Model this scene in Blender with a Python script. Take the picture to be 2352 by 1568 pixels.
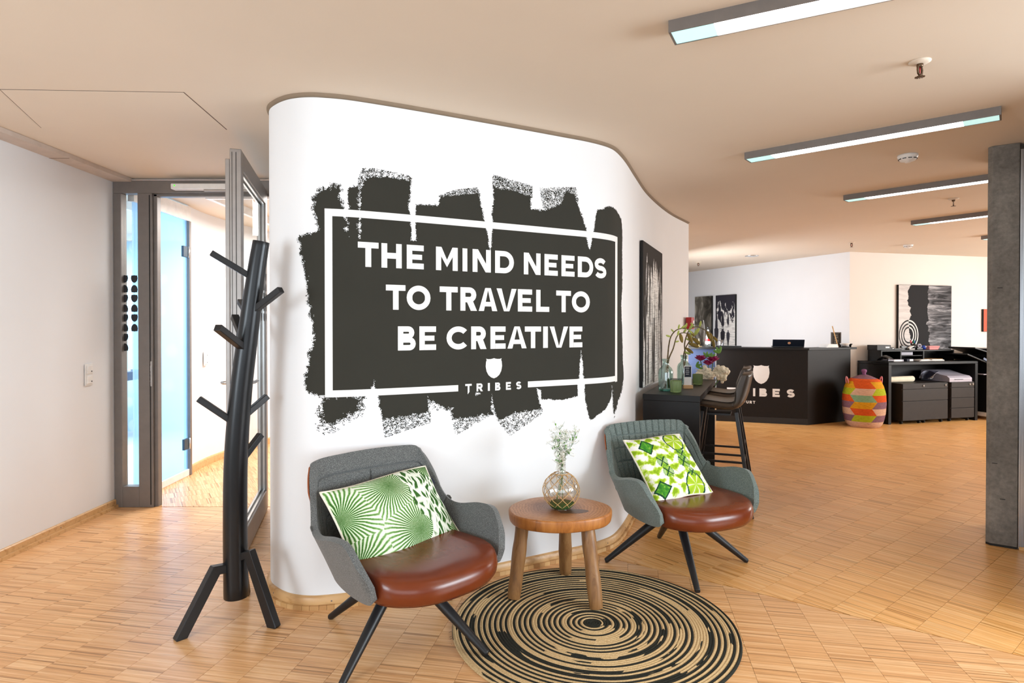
import bpy, bmesh, math, random
import numpy as np
from mathutils import Vector, Matrix
random.seed(7)
PI = math.pi
for o in list(bpy.data.objects):
    bpy.data.objects.remove(o, do_unlink=True)
SC = bpy.context.scene
COL = SC.collection

# ------------------------------------------------------------------ camera
cam = bpy.data.cameras.new('camera')
cam.lens = 1400 / 2352 * 36.0
cam.sensor_width = 36.0
cam.shift_y = -19 / 2352
cam.clip_end = 100
camo = bpy.data.objects.new('camera', cam)
camo.location = (0, 0, 1.37)
camo.rotation_euler = (math.radians(89.5), 0, 0)
COL.objects.link(camo)
SC.camera = camo

# ------------------------------------------------------------------ world, exposure, lights
SC.view_settings.view_transform = 'Standard'
SC.view_settings.look = 'None'
SC.view_settings.gamma = 1.0
SC.view_settings.use_curve_mapping = False
SC.view_settings.exposure = 0.0
W = bpy.data.worlds.new('world')
SC.world = W
W.use_nodes = True
W.node_tree.nodes['Background'].inputs[0].default_value = (0.80, 0.88, 1.0, 1)
W.node_tree.nodes['Background'].inputs[1].default_value = 1.0


def area(name, loc, target, sx, sy, power, color=(1, 1, 1)):
    l = bpy.data.lights.new(name, 'AREA')
    l.shape = 'RECTANGLE'
    l.size = sx
    l.size_y = sy
    l.energy = power
    l.color = color
    o = bpy.data.objects.new(name, l)
    o.location = loc
    d = Vector(target) - Vector(loc)
    o.rotation_euler = d.to_track_quat('-Z', 'Y').to_euler()
    COL.objects.link(o)
    return o


DAY = (0.84, 0.93, 1.0)
area('window_light_rear', (-0.2, -3.40, 1.35), (-0.2, 3.0, 1.45), 5.6, 1.9, 75, DAY)
area('window_light_left', (-2.90, -0.5, 1.45), (-0.2, 2.2, 1.3), 1.3, 1.3, 75, DAY)
area('window_light_right', (4.98, 0.8, 1.45), (-2.0, 3.2, 1.2), 3.0, 1.35, 275, DAY)
area('corridor_light', (-1.9, 6.2, 2.44), (-1.9, 6.2, 0), 1.2, 2.2, 105, (1.0, 0.97, 0.94))
area('meeting_room_light', (-4.6, 6.4, 2.44), (-4.6, 6.4, 0), 2.2, 2.0, 150, (0.86, 0.94, 1.0))
area('window_light_far', (9.2, 6.4, 1.5), (5.0, 6.6, 0.4), 4.0, 1.35, 255, (1.0, .975, .945))
area('window_light_reception', (2.30, 9.75, 1.25), (4.6, 10.4, 1.2), 2.2, 1.1, 112, (0.90, 0.94, 1.0))  # added fill to brighten the back wall, hidden behind the curved wall end


# ------------------------------------------------------------------ helpers
def lin(h):
    h = h.lstrip('#')
    c = [int(h[i:i + 2], 16) / 255 for i in (0, 2, 4)]
    return tuple(x / 12.92 if x <= .04045 else ((x + .055) / 1.055) ** 2.4 for x in c) + (1,)


class NT:
    """tiny helper around a material node tree"""

    def __init__(self, name, color='#808080', rough=.5, metal=0.0, spec=.5, **kw):
        self.m = bpy.data.materials.new(name)
        self.m.use_nodes = True
        self.t = self.m.node_tree
        self.b = self.t.nodes['Principled BSDF']
        c = lin(color) if isinstance(color, str) else color
        self.b.inputs['Base Color'].default_value = c
        self.m.diffuse_color = c
        self.b.inputs['Roughness'].default_value = rough
        self.b.inputs['Metallic'].default_value = metal
        self.b.inputs['Specular IOR Level'].default_value = spec
        for k, v in kw.items():
            self.b.inputs[k.replace('_', ' ')].default_value = v

    def put(self, sock, v):
        if v is None:
            return
        if hasattr(v, 'links') or hasattr(v, 'is_linked'):
            self.t.links.new(v, sock)
        else:
            sock.default_value = v

    def n(self, typ, **props):
        nd = self.t.nodes.new(typ)
        for k, v in props.items():
            setattr(nd, k, v)
        return nd

    def math(self, op, a, b=None, c=None):
        nd = self.n('ShaderNodeMath', operation=op)
        self.put(nd.inputs[0], a)
        if b is not None:
            self.put(nd.inputs[1], b)
        if c is not None:
            self.put(nd.inputs[2], c)
        return nd.outputs[0]

    def vmath(self, op, a, b=None):
        nd = self.n('ShaderNodeVectorMath', operation=op)
        self.put(nd.inputs[0], a)
        if b is not None:
            self.put(nd.inputs[1], b)
        return nd.outputs[0]

    def coord(self, which='Object'):
        return self.n('ShaderNodeTexCoord').outputs[which]

    def pos(self):
        return self.n('ShaderNodeNewGeometry').outputs['Position']

    def map(self, vec, loc=(0, 0, 0), rot=(0, 0, 0), scale=(1, 1, 1)):
        nd = self.n('ShaderNodeMapping')
        self.put(nd.inputs[0], vec)
        nd.inputs[1].default_value = loc
        nd.inputs[2].default_value = rot
        nd.inputs[3].default_value = scale
        return nd.outputs[0]

    def sep(self, vec):
        nd = self.n('ShaderNodeSeparateXYZ')
        self.put(nd.inputs[0], vec)
        return nd.outputs

    def comb(self, x, y, z=0.0):
        nd = self.n('ShaderNodeCombineXYZ')
        self.put(nd.inputs[0], x)
        self.put(nd.inputs[1], y)
        self.put(nd.inputs[2], z)
        return nd.outputs[0]

    def noise(self, vec, scale=5., detail=3., rough=.55, dist=0., out=0):
        nd = self.n('ShaderNodeTexNoise')
        self.put(nd.inputs['Vector'], vec)
        nd.inputs['Scale'].default_value = scale
        nd.inputs['Detail'].default_value = detail
        nd.inputs['Roughness'].default_value = rough
        nd.inputs['Distortion'].default_value = dist
        return nd.outputs[out]

    def white(self, vec):
        nd = self.n('ShaderNodeTexWhiteNoise')
        self.put(nd.inputs['Vector'], vec)
        return nd.outputs[0]

    def ramp(self, fac, stops, interp='LINEAR'):
        nd = self.n('ShaderNodeValToRGB')
        cr = nd.color_ramp
        cr.interpolation = interp
        while len(cr.elements) < len(stops):
            cr.elements.new(.5)
        for e, (p, c) in zip(cr.elements, stops):
            e.position = p
            e.color = lin(c) if isinstance(c, str) else c
        self.put(nd.inputs[0], fac)
        return nd.outputs[0]

    def mix(self, fac, a, b, blend='MIX'):
        nd = self.n('ShaderNodeMix', data_type='RGBA', blend_type=blend)
        self.put(nd.inputs[0], fac)
        self.put(nd.inputs[6], lin(a) if isinstance(a, str) else a)
        self.put(nd.inputs[7], lin(b) if isinstance(b, str) else b)
        return nd.outputs[2]

    def base(self, c):
        self.put(self.b.inputs['Base Color'], c)
        return self

    def bump(self, h, strength=.2, dist=.002):
        nd = self.n('ShaderNodeBump')
        nd.inputs['Strength'].default_value = strength
        nd.inputs['Distance'].default_value = dist
        self.put(nd.inputs['Height'], h)
        self.t.links.new(nd.outputs[0], self.b.inputs['Normal'])
        return self


def plain(name, color, rough=.5, metal=0., spec=.5, var=.06, scale=14., bump=0., **kw):
    """a plain surface with a little procedural variation"""
    k = NT(name, color, rough, metal, spec, **kw)
    f = k.noise(k.coord(), scale, 4., .6)
    c = lin(color) if isinstance(color, str) else color
    lo = tuple(x * (1 - var) for x in c[:3]) + (1,)
    hi = tuple(min(1, x * (1 + var)) for x in c[:3]) + (1,)
    k.base(k.ramp(f, [(.3, lo), (.7, hi)]))
    if bump:
        k.bump(k.noise(k.coord(), scale * 20, 2.), bump, .001)
    return k.m


def glass(name, color=(1, 1, 1, 1), rough=.0, ior=1.45):
    k = NT(name, color, rough)
    k.b.inputs['Transmission Weight'].default_value = 1.0
    k.b.inputs['IOR'].default_value = ior
    return k.m


def pane_glass(name, color, refl=.08):
    """thin architectural glass: lets light straight through, weak mirror"""
    k = NT(name, color)
    t = k.t
    tr = t.nodes.new('ShaderNodeBsdfTransparent')
    tr.inputs[0].default_value = color
    gl = t.nodes.new('ShaderNodeBsdfGlossy')
    gl.inputs['Roughness'].default_value = .02
    mx = t.nodes.new('ShaderNodeMixShader')
    mx.inputs[0].default_value = refl
    t.links.new(tr.outputs[0], mx.inputs[1])
    t.links.new(gl.outputs[0], mx.inputs[2])
    t.links.new(mx.outputs[0], t.nodes['Material Output'].inputs[0])
    return k.m


def emit(name, color, strength):
    k = NT(name, color)
    k.b.inputs['Emission Color'].default_value = lin(color)
    k.b.inputs['Emission Strength'].default_value = strength
    return k.m


def catmull(pts, n=8, closed=False):
    P = [np.array(p, float) for p in pts]
    if closed:
        Q = [P[-1]] + P + [P[0], P[1]]
    else:
        Q = [2 * P[0] - P[1]] + P + [2 * P[-1] - P[-2]]
    out = []
    for i in range(1, len(Q) - 2):
        a, b, c, d = Q[i - 1:i + 3]
        for k in range(n):
            t = k / n
            out.append(.5 * (2 * b + (c - a) * t + (2 * a - 5 * b + 4 * c - d) * t * t + (3 * b - a - 3 * c + d) * t ** 3))
    if not closed:
        out.append(P[-1])
    return out


class MB:
    """mesh builder: collects shapes, builds ONE mesh object"""

    def __init__(self):
        self.v = []
        self.f = []
        self.s = []
        self.uv = {}

    def add(self, verts, faces, smooth=False):
        o = len(self.v)
        self.v += [tuple(float(c) for c in p) for p in verts]
        for f in faces:
            self.f.append(tuple(i + o for i in f))
            self.s.append(smooth)
        return o

    def box(self, c, size, rz=0., mat=None):
        x, y, z = [s / 2 for s in size]
        vs = [Vector((sx * x, sy * y, sz * z)) for sz in (-1, 1) for sy in (-1, 1) for sx in (-1, 1)]
        M = mat if mat is not None else Matrix.Rotation(rz, 3, 'Z')
        vs = [M @ p + Vector(c) for p in vs]
        self.add(vs, [(0, 2, 3, 1), (4, 5, 7, 6), (0, 1, 5, 4), (2, 6, 7, 3), (0, 4, 6, 2), (1, 3, 7, 5)])
        return self

    def bar(self, a, b, w, h, up=(0, 0, 1), w2=None, h2=None):
        """rectangular bar from a to b, w across, h along 'up'"""
        a, b, up = Vector(a), Vector(b), Vector(up)
        d = (b - a).normalized()
        s = d.cross(up)
        if s.length < 1e-4:
            s = d.cross(Vector((0, 1, 0)))
        s.normalize()
        u = s.cross(d)
        w2 = w if w2 is None else w2
        h2 = h if h2 is None else h2
        vs = []
        for p, ww, hh in ((a, w, h), (b, w2, h2)):
            for q, r in ((-1, -1), (1, -1), (1, 1), (-1, 1)):
                vs.append(p + s * q * ww / 2 + u * r * hh / 2)
        self.add(vs, [(0, 1, 2, 3), (7, 6, 5, 4), (0, 4, 5, 1), (1, 5, 6, 2), (2, 6, 7, 3), (3, 7, 4, 0)])
        return self

    def prism(self, poly, z0, z1):
        n = len(poly)
        ar = sum(poly[i][0] * poly[(i + 1) % n][1] - poly[(i + 1) % n][0] * poly[i][1] for i in range(n))
        if ar < 0:
            poly = poly[::-1]
        vs = [(p[0], p[1], z0) for p in poly] + [(p[0], p[1], z1) for p in poly]
        fs = [tuple(range(n - 1, -1, -1)), tuple(range(n, 2 * n))]
        fs += [(i, (i + 1) % n, n + (i + 1) % n, n + i) for i in range(n)]
        self.add(vs, fs)
        return self

    def tube(self, pts, r, n=10, smooth=True, caps=True):
        P = [Vector(p) for p in pts]
        R = r if isinstance(r, (list, tuple)) else [r] * len(P)
        up = Vector((0, 0, 1))
        vs = []
        s = None
        for i, p in enumerate(P):
            d = (P[min(i + 1, len(P) - 1)] - P[max(i - 1, 0)]).normalized()
            if s is None:
                s = d.cross(up)
                if s.length < 1e-3:
                    s = d.cross(Vector((0, 1, 0)))
            s = (s - d * s.dot(d)).normalized()
            u = s.cross(d)
            for k in range(n):
                a = 2 * PI * k / n
                vs.append(p + (s * math.cos(a) + u * math.sin(a)) * R[i])
        fs = []
        m = len(P)
        for i in range(m - 1):
            for k in range(n):
                fs.append((i * n + k, i * n + (k + 1) % n, (i + 1) * n + (k + 1) % n, (i + 1) * n + k))
        o = self.add(vs, fs, smooth)
        if caps:
            self.f += [tuple(o + k for k in range(n - 1, -1, -1)), tuple(o + (m - 1) * n + k for k in range(n))]
            self.s += [False, False]
        return self

    def lathe(self, prof, c=(0, 0, 0), n=24, smooth=True):
        vs, fs = [], []
        for r, z in prof:
            for k in range(n):
                a = 2 * PI * k / n
                vs.append((c[0] + r * math.cos(a), c[1] + r * math.sin(a), c[2] + z))
        m = len(prof)
        for i in range(m - 1):
            for k in range(n):
                fs.append((i * n + k, i * n + (k + 1) % n, (i + 1) * n + (k + 1) % n, (i + 1) * n + k))
        self.add(vs, fs, smooth)
        return self

    def grid(self, G, smooth=True, cu=False, cv=False, uv=None):
        """G[i][j] points; cu / cv close the i / j direction"""
        a, b = len(G), len(G[0])
        vs = [p for row in G for p in row]
        fs = []
        for i in range(a if cu else a - 1):
            for j in range(b if cv else b - 1):
                fs.append((i * b + j, i * b + (j + 1) % b, ((i + 1) % a) * b + (j + 1) % b, ((i + 1) % a) * b + j))
        o = self.add(vs, fs, smooth)
        if uv:
            for i in range(a):
                for j in range(b):
                    self.uv[o + i * b + j] = uv(i / (a - 1), j / (b - 1))
        return self

    def ball(self, c, r, n=8, m=6, sc=(1, 1, 1), M=None):
        prof = [(math.sin(PI * i / m), -math.cos(PI * i / m)) for i in range(m + 1)]
        vs, fs = [], []
        for rr, z in prof:
            for k in range(n):
                p = Vector((r * sc[0] * rr * math.cos(2 * PI * k / n), r * sc[1] * rr * math.sin(2 * PI * k / n), r * sc[2] * z))
                if M is not None:
                    p = M @ p
                vs.append(p + Vector(c))
        for i in range(m):
            for k in range(n):
                fs.append((i * n + k, i * n + (k + 1) % n, (i + 1) * n + (k + 1) % n, (i + 1) * n + k))
        self.add(vs, fs, True)
        return self

    def mesh(self, name, mat=None):
        me = bpy.data.meshes.new(name)
        me.from_pydata(self.v, [], self.f)
        me.polygons.foreach_set('use_smooth', self.s)
        if self.uv:
            ul = me.uv_layers.new(name='UVMap')
            idx = np.empty(len(me.loops), dtype=np.int32)
            me.loops.foreach_get('vertex_index', idx)
            tab = np.zeros((len(self.v), 2), dtype=np.float32)
            for k, w in self.uv.items():
                tab[k] = w
            ul.data.foreach_set('uv', tab[idx].ravel())
        if mat:
            me.materials.append(mat)
        me.update()
        return me

    def build(self, name, mat=None, parent=None, bevel=0., seg=2, solid=0., sub=0, loc=None, rz=0., off=-1):
        o = bpy.data.objects.new(name, self.mesh(name, mat))
        COL.objects.link(o)
        if parent is not None:
            o.parent = parent
        if loc:
            o.location = loc
        if rz:
            o.rotation_euler[2] = rz
        if solid:
            md = o.modifiers.new('solid', 'SOLIDIFY')
            md.thickness = solid
            md.offset = off
        if bevel:
            md = o.modifiers.new('bevel', 'BEVEL')
            md.width = bevel
            md.segments = seg
            md.limit_method = 'ANGLE'
            md.angle_limit = math.radians(40)
        if sub:
            md = o.modifiers.new('sub', 'SUBSURF')
            md.levels = sub
            md.render_levels = sub
        return o


def tag(o, label=None, cat=None, group=None, kind=None):
    if label:
        o['label'] = label
    if cat:
        o['category'] = cat
    if group:
        o['group'] = group
    if kind:
        o['kind'] = kind
    return o


def thing(name, label, cat, loc=(0, 0, 0), rz=0., group=None):
    o = bpy.data.objects.new(name, None)
    o.empty_display_size = .05
    COL.objects.link(o)
    o.location = loc
    o.rotation_euler[2] = rz
    return tag(o, label, cat, group)


def copy_tree(o, parent=None):
    c = o.copy()
    COL.objects.link(c)
    if parent is not None:
        c.parent = parent
    for ch in list(o.children):
        copy_tree(ch, c)
    return c


# ---- flat print: polygons (even-odd sets of loops) laid on a surface  map(s, z) -> point
def scan(sets, ds, mapfn, mb):
    for q, loops in enumerate(sets):
        xs = [p[0] for l in loops for p in l]
        x0, x1 = min(xs), max(xs)
        n = max(1, int(math.ceil((x1 - x0) / ds)))
        edges = [(l[i], l[(i + 1) % len(l)]) for l in loops for i in range(len(l))]

        def cuts(x):
            r = []
            for a, b in edges:
                if (a[0] <= x) != (b[0] <= x):
                    r.append(a[1] + (b[1] - a[1]) * (x - a[0]) / (b[0] - a[0]))
            return sorted(r)
        for i in range(n):
            a = x0 + (x1 - x0) * i / n
            b = x0 + (x1 - x0) * (i + 1) / n
            e = (b - a) * .02
            ca, cb = cuts(a + e), cuts(b - e)
            if len(ca) != len(cb):
                ca = cb = cuts((a + b) / 2)
            for k in range(0, len(ca) - 1, 2):
                mb.add([mapfn(a, ca[k], q), mapfn(b, cb[k], q), mapfn(b, cb[k + 1], q), mapfn(a, ca[k + 1], q)], [(0, 1, 2, 3)])


def rect(x, y, w, h):
    return [[(x, y), (x + w, y), (x + w, y + h), (x, y + h)]]


def arc(cx, cy, rx, ry, a0, a1, n=20):
    return [(cx + rx * math.cos(math.radians(a0 + (a1 - a0) * i / n)), cy + ry * math.sin(math.radians(a0 + (a1 - a0) * i / n))) for i in range(n + 1)]


def lobe(x, y, w, h, t):
    r = min(h / 2, w * .62)
    o = [(x, y)] + arc(x + w - r, y + h / 2, r, h / 2, -90, 90, 16) + [(x, y + h)]
    i = [(x + t, y + t)] + arc(x + w - r, y + h / 2, r - t, h / 2 - t, -90, 90, 16) + [(x + t, y + h - t)]
    return [o, i]


def ring(cx, cy, rx, ry, t, a0, a1):
    return [arc(cx, cy, rx, ry, a0, a1, 28) + arc(cx, cy, rx - t, ry - t, a1, a0, 28)]


def stroke(pts, t):
    """closed outline around a polyline"""
    L, Rr = [], []
    for i, p in enumerate(pts):
        a, b = pts[max(i - 1, 0)], pts[min(i + 1, len(pts) - 1)]
        d = math.hypot(b[0] - a[0], b[1] - a[1])
        nx, ny = -(b[1] - a[1]) / d * t / 2, (b[0] - a[0]) / d * t / 2
        L.append((p[0] + nx, p[1] + ny))
        Rr.append((p[0] - nx, p[1] - ny))
    return [L + Rr[::-1]]


def glyph(ch, w, h, t):
    mx = lambda P: [[(w - p[0], p[1]) for p in P[0]]]
    if ch == 'I':
        return [rect(0, 0, w, h)]
    if ch == 'T':
        return [rect(0, h - t, w, t), rect(w / 2 - t / 2, 0, t, h - t)]
    if ch == 'H':
        return [rect(0, 0, t, h), rect(w - t, 0, t, h), rect(t, h / 2 - t * .5, w - 2 * t, t)]
    if ch in 'EF':
        r = [rect(0, 0, t, h), rect(t, h - t, w - t, t), rect(t, h / 2 - t * .45, w * .9 - t, t * .9)]
        return r + ([rect(t, 0, w - t, t)] if ch == 'E' else [])
    if ch == 'L':
        return [rect(0, 0, t, h), rect(t, 0, w - t, t)]
    if ch == 'M':
        d = [[(0, h), (t * 1.05, h), (w / 2, h * .46), (w / 2, h * .14)]]
        return [rect(0, 0, t, h), rect(w - t, 0, t, h), d, mx(d)]
    if ch == 'N':
        return [rect(0, 0, t, h), rect(w - t, 0, t, h), [[(0, h), (t * 1.1, h), (w, 0), (w - t * 1.1, 0)]]]
    if ch == 'A':
        d = [[(0, 0), (t * 1.08, 0), (w / 2 + t * .1, h), (w / 2 - t * .58, h)]]
        return [d, mx(d), rect(w * .24, h * .2, w * .52, t * .85)]
    if ch == 'V':
        d = [[(0, h), (t * 1.08, h), (w / 2 + t * .1, 0), (w / 2 - t * .58, 0)]]
        return [d, mx(d)]
    if ch == 'O':
        return [[arc(w / 2, h / 2, w / 2, h / 2, 0, 360, 48)[:-1], arc(w / 2, h / 2, w / 2 - t, h / 2 - t, 0, 360, 48)[:-1]]]
    if ch == 'C':
        return [ring(w * .54, h / 2, w * .54, h / 2, t, 42, 318)]
    if ch == 'D':
        return [lobe(0, 0, w, h, t)]
    if ch == 'B':
        return [lobe(0, 0, w, h * .55, t * .95), lobe(0, h * .47, w * .92, h * .53, t * .95)]
    if ch in 'RP':
        r = [rect(0, 0, t, h), lobe(0, h * .36, w * .96, h * .64, t)]
        return r + ([[[(w * .36, h * .42), (w * .36 + t * 1.3, h * .42), (w, 0), (w - t * 1.25, 0)]]] if ch == 'R' else [])
    if ch == 'K':
        return [rect(0, 0, t, h), [[(t * .6, h * .42), (t * .6, h * .62), (w - t * 1.2, h), (w, h)]],
                [[(w * .42, h * .62), (w * .25, h * .45), (w - t * 1.2, 0), (w, 0)]]]
    if ch == 'U':
        return [rect(0, h * .4, t, h * .6), rect(w - t, h * .4, t, h * .6), ring(w / 2, h * .4, w / 2, h * .4, t, 180, 360)]
    if ch == 'S':
        a, b = w / 2 - t / 2, h / 4 - t / 4
        pts = arc(w / 2, h - t / 2 - b, a * .96, b, 25, 270, 18) + arc(w / 2, t / 2 + b, a, b, 90, -155, 18)[1:]
        return [stroke(pts, t)]
    return []


def shield(cx, y, w, h):
    r = [(0, 0), (.17, .055), (.33, .17), (.45, .36), (.50, .6), (.485, .8), (.44, .92), (.475, .985), (.36, .955), (.2, .955), (.09, .975), (0, 1.0)]
    l = [(-a, b) for a, b in r[1:-1]][::-1]
    return [[(cx + a * w, y + b * h) for a, b in r + l]]


def word(s, x, y, w, h, t, gap):
    """letters of equal width spread over w"""
    rel = {'I': .32, 'M': 1.25, 'O': 1.15}
    tot = sum(rel.get(c, 1.) for c in s)
    lw = (w - gap * (len(s) - 1)) / tot
    out = []
    for c in s:
        cw = lw * rel.get(c, 1.)
        out += [[[(p[0] + x, p[1] + y) for p in l] for l in st] for st in glyph(c, t if c == 'I' else cw, h, t)]
        x += cw + gap
    return out
# ---- plan of the curved wall (metres), left end round to the right end
WALL_CTRL = [(-1.20, 4.66), (-1.235, 4.10), (-1.272, 3.55), (-1.292, 3.36), (-1.287, 3.25), (-1.245, 3.14), (-1.18, 3.062), (-1.11, 3.007), (-1.045, 2.98), (-.985, 2.971),
             (-.928, 2.976), (-.82, 3.003), (-.704, 3.054), (-.525, 3.143), (-.30, 3.262), (.059, 3.457), (.29, 3.587), (.44, 3.672), (.556, 3.757), (.635, 3.845), (.705, 3.985),
             (.787, 4.19), (.914, 4.545), (1.112, 5.08), (1.35, 5.615), (1.60, 6.10), (1.91, 6.60)]
# ---- the painted sign, metres along the wall (s) and height (z)
SIGN_DENSE = [([(1.8637,1.992),(1.8812,2.0245),(1.9194,2.0522),(1.9575,2.069),(1.9983,2.0678),(2.0041,2.0107),(2.0228,1.9517),(2.0224,1.7992),(1.8933,1.795),(1.8918,1.8476),(1.8808,1.9),(1.8723,1.9525)],0.03),([(1.7982,1.809),(1.8409,1.8299),(1.8977,1.8477),(2.0467,1.8538),(2.0448,1.0341),(1.9083,1.038),(1.8698,1.0403),(1.834,1.056),(1.8249,1.0999),(1.8389,1.1706),(1.8527,1.2499),(1.8749,1.3247),(1.862,1.3906),(1.8444,1.505),(1.8356,1.5841),(1.8173,1.6722),(1.8029,1.7429)],0.022),([(1.9083,1.0468),(2.1198,1.0307),(2.1081,0.9952),(2.0929,0.9556),(2.0446,0.9448),(1.993,0.9249),(1.9673,0.877),(1.9333,0.8694),(1.9037,0.9145),(1.8979,0.95),(1.9082,0.9939)],0.045),([(2.0325,2.057),(2.0472,2.0671),(2.0909,2.0711),(2.0903,1.8029),(2.0319,1.7997)],0.02),([(2.0926,2.0534),(2.1105,2.1043),(2.1355,2.1249),(2.3538,2.1304),(2.3507,2.042),(2.3439,2.0043),(2.3506,1.9492),(2.3581,1.8012),(2.0921,1.7851)],0.012),([(2.3777,2.0074),(2.5015,2.0143),(2.5117,2.0599),(2.599,2.0803),(2.6906,2.0975),(2.7391,2.1006),(2.7532,2.0333),(2.7751,1.9565),(2.7937,1.869),(2.807,1.7906),(2.3774,1.8025)],0.012),([(2.826,2.1495),(2.9692,2.14),(3.0659,2.1197),(3.0731,2.0515),(3.1547,2.0489),(3.2739,2.0994),(3.3057,2.1769),(3.37,2.1677),(3.4095,2.0751),(3.4575,1.9551),(3.4818,1.832),(2.8103,1.7907)],0.014),([(3.4832,1.8321),(3.5151,1.9603),(3.5376,2.0722),(3.5483,2.0921),(3.5937,2.0977),(3.6287,2.1201),(3.6909,2.1294),(3.786,2.1157),(3.8985,2.0855),(3.931,2.0193),(3.9338,1.6374),(3.9024,1.5167),(3.9361,1.3262),(3.9545,1.1576),(3.9852,1.0469),(3.9113,0.9927),(3.7922,0.9913),(3.4844,1.0239)],0.01),([(1.9018,1.8039),(2.3581,1.8198),(2.807,1.8104),(3.4832,1.8484),(3.8796,1.8937),(3.8853,1.0246),(3.4448,1.0368),(3.1062,1.0052),(1.8998,1.0382)],0.004),([(2.1605,1.0832),(2.4433,1.0712),(2.4491,0.9243),(2.204,0.9033)],0.014),([(2.4156,1.0724),(2.7258,1.0587),(2.7257,0.9287),(2.5462,0.94),(2.4432,0.9909)],0.016),([(2.5669,0.9387),(2.8212,1.0544),(2.8233,0.8925),(2.6419,0.8727),(2.5834,0.8836)],0.02),([(2.7989,1.0554),(3.1062,1.0415),(3.1368,0.8993),(2.9693,0.8867),(2.8547,0.8543),(2.8256,0.9343)],0.016),([(3.133,1.0664),(3.3908,1.0717),(3.3962,0.958),(3.2877,0.9437),(3.1368,0.9546)],0.008),([(3.442,1.0695),(3.6893,1.0679),(3.6997,0.9422),(3.6315,0.8672),(3.532,0.825),(3.4934,0.8063),(3.4732,0.8496),(3.4505,0.9385)],0.01),([(3.6943,1.0279),(3.9976,1.0521),(3.9169,0.9444),(3.7928,0.8809),(3.7409,0.8121),(3.7161,0.895)],0.03)]
SIGN_DRY = [([(2.107,2.155),(2.1536,2.1628),(2.3538,2.1443),(2.3537,2.1239),(2.1355,2.1159),(2.1105,2.0981),(2.0803,2.0478),(2.0866,2.0974)],0.42),([(2.5117,2.0599),(2.5991,2.0995),(2.7283,2.1269),(2.7424,2.0912),(2.6906,2.0907),(2.599,2.0764)],0.5),([(2.8293,2.2054),(3.0695,2.1745),(3.0731,2.1153),(2.826,2.1395)],0.5),([(3.1325,2.1681),(3.3121,2.1935),(3.302,2.1022),(3.1547,2.0531)],0.42),([(3.2993,2.1921),(3.3765,2.1984),(3.3962,2.1114),(3.3058,2.1025)],0.5),([(2.204,0.9125),(2.4511,0.9336),(2.455,0.8766),(2.2195,0.8199)],0.42),([(2.5834,0.8865),(2.8234,0.8995),(2.7222,0.8521),(2.6031,0.8009)],0.36),([(2.8525,0.8575),(3.0044,0.8864),(3.1405,0.9063),(3.1368,0.8732),(2.9322,0.7705)],0.38),([(1.8954,0.9677),(2.1018,0.946),(2.0446,0.909),(1.9587,0.8552),(1.8908,0.8707)],0.3),([(2.4432,0.9956),(2.5462,0.9419),(2.6826,0.9334),(2.6719,0.9096),(2.4551,0.9457)],0.3)]
SIGN_CUT = [[(2.3526,2.0143),(2.3777,2.0167),(2.3727,1.8766),(2.3639,1.8202)],[(2.7849,1.9573),(2.8215,1.9603),(2.8159,1.8705),(2.8081,1.8005)],[(3.4617,1.9609),(3.5151,1.9657),(3.4947,1.8875),(3.4832,1.8353)],[(3.3949,1.0175),(3.4448,1.0205),(3.4281,1.1786),(3.4186,1.233),(3.4119,1.179),(3.4041,1.0819)],[(2.118,1.0217),(2.1694,1.0283),(2.1632,1.1057),(2.1559,1.0833)],[(2.017,2.0558),(2.0316,2.0569),(2.0296,1.9238),(2.0228,1.9517)],[(3.1062,1.0187),(3.1343,1.0173),(3.1343,0.9777),(3.1184,0.9681)]]
SIGN_ROWS = [([('T',2.0829,2.186),('H',2.2005,2.3052),('E',2.3316,2.423),('M',2.4904,2.6143),('I',2.6422,2.6704),('N',2.7014,2.812),('D',2.8381,2.9571),('N',3.0209,3.1324),('E',3.1591,3.2513),('E',3.2774,3.3704),('D',3.394,3.5135),('S',3.5232,3.6315)],1.7947,1.6739,1.8038,1.6744),([('T',2.2227,2.3247),('O',2.3309,2.4599),('T',2.5111,2.6143),('R',2.6295,2.7274),('A',2.7379,2.8517),('V',2.8471,2.9739),('E',2.9823,3.0758),('L',3.1029,3.1921),('T',3.2406,3.3454),('O',3.3516,3.4864)],1.5876,1.4621,1.5961,1.4643),([('B',2.2844,2.3791),('E',2.3986,2.4904),('C',2.5493,2.6755),('R',2.6926,2.7848),('E',2.8094,2.9035),('A',2.9154,3.0392),('T',3.0277,3.1365),('I',3.1502,3.1831),('V',3.1951,3.3256),('E',3.3346,3.4279)],1.3784,1.2539,1.3773,1.2544),([('T',2.6576,2.6962),('R',2.7248,2.7629),('I',2.7934,2.8059),('B',2.8381,2.8715),('E',2.906,2.9375),('S',2.9705,3.0049)],1.0688,1.0241,1.0646,1.0226)]

# ------------------------------------------------------------------ materials
M = {}


def wall_mat(name, color):
    k = NT(name, color, .75, spec=.25)
    p = k.pos()
    f = k.noise(p, 1.3, 3., .6)
    c = lin(color)
    k.base(k.ramp(f, [(.3, tuple(x * .97 for x in c[:3]) + (1,)), (.7, c)]))
    k.bump(k.noise(p, 260., 3., .7), .12, .0008)
    return k.m


M['wall'] = wall_mat('white_wall_paint', '#F0F1F3')
M['wall_warm'] = wall_mat('warm_white_wall_paint', '#EAE5DF')
M['wall_blue'] = wall_mat('pale_blue_wall_paint', '#BBD9F0')
M['ceiling'] = wall_mat('ceiling_paint', '#E8D9C7')


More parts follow.
